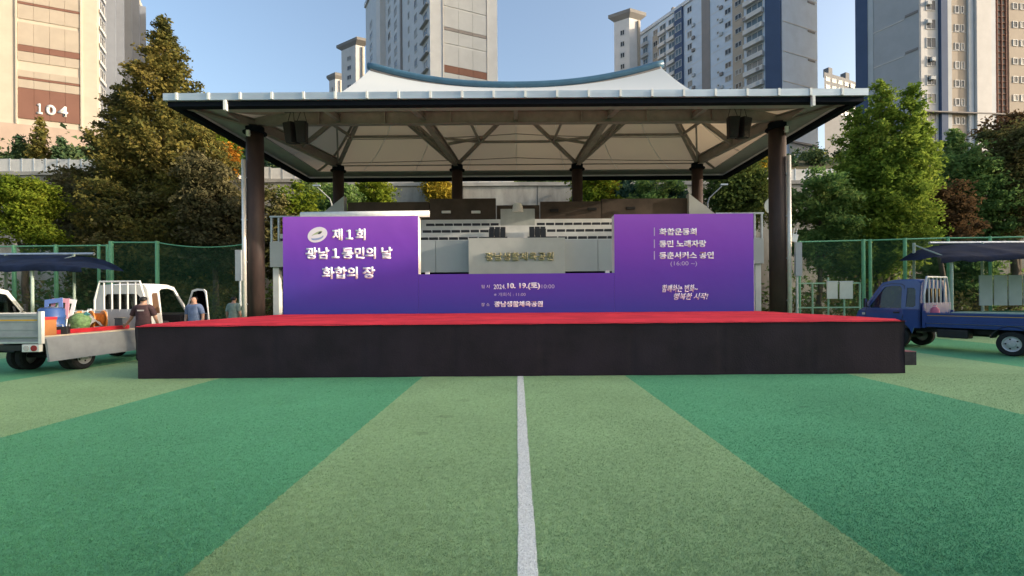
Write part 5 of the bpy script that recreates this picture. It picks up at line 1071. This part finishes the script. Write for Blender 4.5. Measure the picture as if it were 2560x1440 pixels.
reel('dull orange cable reel beside the bright one in the truck bed', on(wt, -.42, 2.0, FZW), R(15), ('reel_dull', (.62, .28, .10)))
t = thing('folding_chairs', 'stack of folded blue and pink plastic chairs leaning in truck bed', 'chairs', on(wt, -.28, 1.35, FZW), R(12)); t.scale = (.82, .82, .9)
for k, (c, nm) in enumerate((((.10, .17, .42), 'chair_blue'), ((.62, .30, .36), 'chair_pink'), ((.70, .72, .74), 'chair_white'))):
    Mx = Matrix.Translation((0, k * .10, 0)) @ Matrix.Rotation(R(-12), 4, 'X') @ Matrix.Rotation(R(8 * k - 8), 4, 'Y'); g = MB(); m = mat(nm, c, .5)
    g.sheet([(-.24, .35), (.24, .35), (.22, .92), (-.22, .92)], [[(-.14, .5), (-.13, .8), (.13, .8), (.14, .5)]], lambda x, z: Mx @ Vector((x, 0, z)), lambda x, z: Mx @ Vector((x, .03, z))); o = g.build('chair_back', m, t)
    for x in (-.22, .22): MB().tube(Mx @ Vector((x, .015, 0)), Mx @ Vector((x, .015, .4)), .016, n=6).build('chair_leg', M_white, o)
t = thing('net_bag', 'lime green bulging bag in the middle of the truck bed', 'bag', on(wt, -.02, 1.75, FZW)); t.scale = (.95, .8, .62); g = MB(); vs = []; nn = 14
for j in range(9):
    for i in range(nn):
        a = 6.283 * i / nn; ph = math.pi * (j + .25) / 8.6; rr = .24 * math.sin(ph) ** .8 * (1 + .18 * noise.noise(Vector((math.cos(a) * 2, math.sin(a) * 2, j * .5)))); vs.append((rr * math.cos(a), rr * math.sin(a), .36 - .36 * math.cos(ph) * (1.0 if j else 1)))
g.add(vs, [(j*nn+i, j*nn+(i+1) % nn, (j+1)*nn+(i+1) % nn, (j+1)*nn+i) for j in range(8) for i in range(nn)] + [tuple(range(nn)), tuple(range(8 * nn, 9 * nn))]).build('bag_body', mat('bag_lime', (.13, .23, .09), .7, var=.45, vscale=8), t, smooth=True); MB().tube((.1, 0, .62), (.2, .05, .70), .05, .09, 9).build('bag_neck', mat('bag_neck_teal', (.08, .28, .30), .6), t)
t = thing('steel_bar', 'long red painted steel bar lying along the truck bed edge', 'bar', on(wt, .60, 1.4, FZW), rzW + R(2)); MB().box(-.05, .05, -1.0, 1.1, .0, .10).build('bar_body', mat('bar_red', (.42, .02, .03), .4, var=.2, vscale=3), t, bevel=.008); MB().box(-.052, .052, -1.1, -1.0, -.0, .10).build('end_cap', M_black, t)
for i, (x, y, l_, nm, c) in enumerate(((.30, 1.5, 1.2, 'pale timber plank', (.60, .52, .38)), (.42, 2.0, .8, 'orange tan timber plank', (.60, .33, .10)))):
    t = thing('timber_plank', nm + ' lying in the white truck bed behind the red bar', 'plank', on(wt, x, y, FZW), rzW + R(-3)); MB().box(-.06, .06, -l_, l_ * .3, 0, .04).build('plank_body', mat('plank_%d' % i, c, .8, var=.15, vscale=9, stretch=(6, .6, 6)), t); MB().box(-.06, .06, -l_ - .012, -l_ - .001, .002, .038).build('end_grain', mat('end_grain', (.4, .28, .16), .9), t)
t = thing('work_light', 'black tool case with steel handle at the rear of the truck bed', 'case', on(wt, .58, .60, FZW), R(30)); MB().box(-.18, .18, -.10, .10, 0, .17).build('case_body', M_black, t, bevel=.02); MB().path([(-.07, 0, .17), (-.07, 0, .21), (.07, 0, .21), (.07, 0, .17)], .009, 6).build('handle', M_steel, t)
t.name = 'tool_case'
for i, (x, y, sx, sy, sz, c, nm, lb, ct) in enumerate(((-.52, 2.3, .3, .24, .42, (.22, .17, .11), 'cardboard_box', 'brown cardboard box in the far front corner of the white truck bed', 'box'), (-.55, 1.75, .22, .3, .30, (.40, .38, .34), 'cardboard_box', 'pale grey carton along the far side of the white truck bed', 'box'), (.35, 2.55, .2, .2, .26, (.05, .06, .07), 'storage_box', 'black storage box against the headboard of the white truck', 'box'), (-.5, .6, .22, .3, .36, (.10, .13, .10), 'storage_box', 'dark green storage box behind the tailgate of the white truck', 'box'))):
    t = thing(nm, lb, ct, on(wt, x, y, FZW), rzW + R(7 * i - 9)); m = mat('carton_%d' % i, c, .8, var=.2, vscale=5); MB().box(-sx / 2, sx / 2, -sy / 2, sy / 2, 0, sz).build('box_body', m, t, bevel=.008); MB().box(-sx / 2 - .008, sx / 2 + .008, -sy / 2 - .008, sy / 2 + .008, sz, sz + .03).build('lid', m, t); MB().box(-.03, .03, -sy / 2 - .011, sy / 2 + .011, sz + .031, sz + .034).build('tape', mat('tape', (.4, .33, .2), .4), t)
t = thing('folded_tarp', 'crumpled grey tarp draped over the load of the white truck', 'tarp', on(wt, -.2, 1.95, FZW + .02), rzW); g = MB(); vs = []; nn = 22
for j in range(nn + 1):
    for i in range(nn + 1):
        x, y = -.3 + .6 * i / nn, -.35 + .7 * j / nn; vs.append((x, y, max(.01, .34 * (1 - (x / .34) ** 4) * (1 - (y / .38) ** 4) + .10 * noise.noise(Vector((x * 6, y * 6, 2))) + .04 * noise.noise(Vector((x * 15, y * 15, 5))))))
g.add(vs, [(j*(nn+1)+i, j*(nn+1)+i+1, (j+1)*(nn+1)+i+1, (j+1)*(nn+1)+i) for j in range(nn) for i in range(nn)]).build('cloth', mat('tarp_grey', (.26, .26, .25), .7, var=.2, vscale=4), t, smooth=True); MB().path([(-.31, -.1, .02), (-.2, -.1, .33), (0, -.1, .43), (.2, -.1, .35), (.31, -.1, .02)], .008, 6).build('rope', mat('rope', (.45, .40, .28), .9), t)
# blue truck
rzB = bt.rotation_euler.z
t = thing('glass_board', 'stacked green tinted boards lying in the blue truck bed', 'boards', on(bt, -.2, .2, .802), rzB)
for k, (c, dx, l_) in enumerate((((.10, .26, .21), 0, 2.3), ((.30, .42, .36), .06, 2.1), ((.05, .15, .13), -.05, 1.7), ((.25, .38, .33), .1, 2.2))): MB().box(-.35 + dx, .45 + dx, .0, l_, k * .075, k * .075 + .07).build('board', mat('tinted_board_%d' % k, c, .3, var=.15, vscale=2), t)
t = thing('pink_sack', 'small pink sack behind the guard frame of the blue truck', 'sack', on(bt, -.62, 2.70, .802 + .12), rzB); t.scale = (.62, .62, .55); MB().lathe([(.10, 0), (.17, .08), (.18, .3), (.16, .48), (.06, .60), (.09, .66)], (0, 0, 0), n=14).build('sack_body', mat('sack_pink', (.50, .12, .20), .7, var=.2), t, smooth=True); MB().lathe([(.065, .585), (.07, .60), (.065, .615)], (0, 0, 0), n=12).build('tie', M_white, t)

# ------------------------------------------------------------------ people
M_skin = mat('skin', (.42, .25, .18), .55, var=.06, vscale=9); M_hair = mat('dark_hair', (.012, .010, .009), .6)
def person(label, loc, rz, shirt, trousers, joints, hair_long=.02):
    """one continuous skinned body; shirt, trousers, shoes and hair are its children"""
    J = dict(pelvis=(0, 0, .95), waist=(0, 0, 1.08), chest=(0, .0, 1.30), neck0=(0, .01, 1.45), neck=(0, .015, 1.52), head0=(0, .025, 1.60), head1=(0, .02, 1.68))
    Rr = dict(pelvis=(.155, .115), waist=(.145, .105), chest=(.17, .115), neck0=(.10, .075), neck=(.055, .055), head0=(.075, .09), head1=(.078, .092))
    E = [('pelvis', 'waist'), ('waist', 'chest'), ('chest', 'neck0'), ('neck0', 'neck'), ('neck', 'head0'), ('head0', 'head1')]
    for s, k in ((-1, 'l'), (1, 'r')):
        a = joints
        J['sh' + k] = (s * .175, 0, 1.405); J['el' + k] = a['el' + k]; J['wr' + k] = a['wr' + k]; J['pa' + k] = a['pa' + k]
        Rr['sh' + k] = (.062, .062); Rr['el' + k] = (.043, .043); Rr['wr' + k] = (.029, .029); Rr['pa' + k] = (.040, .022)
        E += [('neck0', 'sh' + k), ('sh' + k, 'el' + k), ('el' + k, 'wr' + k), ('wr' + k, 'pa' + k)]
        P, W_ = Vector(J['pa' + k]), Vector(J['wr' + k]); d = (P - W_).normalized(); sd_ = d.cross(Vector((0, 1, 0) if abs(d.y) < .8 else (0, 0, 1))).normalized(); dn = sd_.cross(d)
        for i, (off, ln) in enumerate(((-.032, .062), (-.011, .072), (.011, .068), (.031, .052))):
            b0 = P + d * .035 + sd_ * off; b1 = b0 + d * ln * .55; b2 = b1 + (d * .7 - Vector((0, 0, .6))).normalized() * ln * .5
            for q, nm in ((b0, 'a'), (b1, 'b'), (b2, 'c')): J['f%s%d%s' % (k, i, nm)] = tuple(q); Rr['f%s%d%s' % (k, i, nm)] = (.0095, .0095)
            E += [('pa' + k, 'f%s%da' % (k, i)), ('f%s%da' % (k, i), 'f%s%db' % (k, i)), ('f%s%db' % (k, i), 'f%s%dc' % (k, i))]
        b0 = P - sd_ * .045 - d * .005; b1 = b0 - sd_ * .02 + d * .035
        J['t%sa' % k] = tuple(b0); J['t%sb' % k] = tuple(b1); Rr['t%sa' % k] = Rr['t%sb' % k] = (.011, .011); E += [('pa' + k, 't%sa' % k), ('t%sa' % k, 't%sb' % k)]
        J['hip' + k] = (s * .09, 0, .88); J['kn' + k] = (s * .10, .02, .49); J['an' + k] = (s * .105, -.01, .09); J['to' + k] = (s * .115, .13, .045)
        Rr['hip' + k] = (.088, .09); Rr['kn' + k] = (.058, .06); Rr['an' + k] = (.04, .042); Rr['to' + k] = (.042, .035)
        E += [('pelvis', 'hip' + k), ('hip' + k, 'kn' + k), ('kn' + k, 'an' + k), ('an' + k, 'to' + k)]
    names = list(J); me = bpy.data.meshes.new('body'); me.from_pydata([J[n] for n in names], [(names.index(a), names.index(b)) for a, b in E], []); o = bpy.data.objects.new('tmp', me); C.objects.link(o)
    o.modifiers.new('skin', 'SKIN')
    for n, dsk in zip(names, me.skin_vertices[0].data): dsk.radius = Rr[n]; dsk.use_root = n == 'pelvis'
    sb = o.modifiers.new('sub', 'SUBSURF'); sb.levels = 2; sb.render_levels = 2
    bm = bpy.data.meshes.new_from_object(o.evaluated_get(bpy.context.evaluated_depsgraph_get())); bpy.data.objects.remove(o)
    # face relief: brow, nose, chin, ears
    for v in bm.vertices:
        c = v.co
        if c.z > 1.56 and c.y > .06:
            c.y += .022 * math.exp(-((c.x) / .016) ** 2 - ((c.z - 1.625) / .018) ** 2) - .010 * math.exp(-((abs(c.x) - .03) / .014) ** 2 - ((c.z - 1.655) / .012) ** 2) + .006 * math.exp(-(c.x / .03) ** 2 - ((c.z - 1.575) / .012) ** 2)
        if abs(c.x) > .068 and 1.60 < c.z < 1.67 and -.01 < c.y < .05: c.x *= 1.14
    t = thing('person', label, 'person', loc, rz)
    body_ = link('body', bm, M_skin, t, smooth=True)
    def wear(name, m, test, off, parent=body_):
        nb = bmesh.new(); nb.from_mesh(bm); nb.normal_update(); kill = [f_ for f_ in nb.faces if not test(f_.calc_center_median())]; bmesh.ops.delete(nb, geom=kill, context='FACES')
        for v in nb.verts: v.co += v.normal * off
        m2 = bpy.data.meshes.new(name); nb.to_mesh(m2); nb.free(); w_ = link(name, m2, m, parent, smooth=True); sdf = w_.modifiers.new('t', 'SOLIDIFY'); sdf.thickness = .006; sdf.offset = 1; return w_
    def arm_part(c, k):
        s_, e_ = Vector(J['sh' + k]), Vector(J['el' + k]); d = e_ - s_; return (c - s_).dot(d) / d.length_squared
    def in_arm(c):
        for k, s in (('l', -1), ('r', 1)):
            if (c - Vector(J['pa' + k])).length < .17 and abs(c.x) > .16: return 9.0
            e_, w_ = Vector(J['el' + k]), Vector(J['wr' + k]); q_ = max(0, min(1, (c - e_).dot(w_ - e_) / (w_ - e_).length_squared)); s_ = Vector(J['sh' + k]); r_ = max(0, min(1, (c - s_).dot(e_ - s_) / (e_ - s_).length_squared))
            if (c.x * s > .165 and c.z > 1.3) or (c - e_.lerp(w_, q_)).length < .062 or (c - s_.lerp(e_, r_)).length < .07 and c.x * s > .15:
                return arm_part(c, k)
        return None
    def shirt_t(c):
        if c.z > 1.475 : return False
        a = in_arm(c)
        if a is not None and a > .05: return a < .72 and c.z > 1.0
        return c.z > .90
    wear('shirt', shirt, shirt_t, .014); wear('trousers', trousers, lambda c: .10 < c.z <= .98 and abs(c.x) < .235 and not (in_arm(c) or 0) > .5, .012); wear('shoes', M_black, lambda c: c.z <= .10, .008)
    wear('hair', M_hair, lambda c: c.z > 1.575 and (c.z > 1.695 or c.y < .035 - .9 * max(0, 1.655 - c.z)), .012 + hair_long * .3)
    for x in (-.03, .03): MB().lathe([(.004, -.004), (.011, -.002), (.011, .002), (.004, .004)], (x, .108, 1.655), 'Y', 10).build('eye', M_black, body_)
    return t
rest = dict(ell=(-.24, -.02, 1.13), wrl=(-.25, .06, .90), pal=(-.25, .085, .82), elr=(.24, -.02, 1.13), wrr=(.25, .06, .90), par=(.25, .085, .82))
reach = dict(ell=(-.30, .08, 1.15), wrl=(-.46, .22, .99), pal=(-.53, .28, .955), elr=(.25, .05, 1.13), wrr=(.24, .20, .98), par=(.23, .27, .94))
# back to the viewer beside the truck bed
person('man in dark maroon T-shirt seen from behind beside the white truck', (-9.62, 12.35, 0), R(15), mat('shirt_maroon', (.055, .03, .035), .85, var=.2, vscale=9), mat('trousers_dark', (.03, .03, .035), .9), reach)
person('man in blue grey T-shirt facing the viewer by the open truck door', (-8.98, 13.35, 0), R(176), mat('shirt_blue', (.13, .18, .30), .85, var=.2, vscale=9), mat('trousers_navy', (.03, .035, .06), .9), rest)
person('person in sage green shirt with a black backpack strap near the left column', (-9.45, 16.0, 0), R(-8), mat('shirt_sage', (.20, .27, .24), .85, var=.15, vscale=9), mat('trousers_grey', (.05, .05, .055), .9), rest)
for o in C.objects:
    if o.type == 'EMPTY' and o.get('category') == 'person' and 'maroon' in o['label']:
        a = MB().box(-.075, .075, -.150, -.147, 1.325, 1.36, None); a.build('back_print', mat('print_grey', (.40, .37, .36), .7), o)
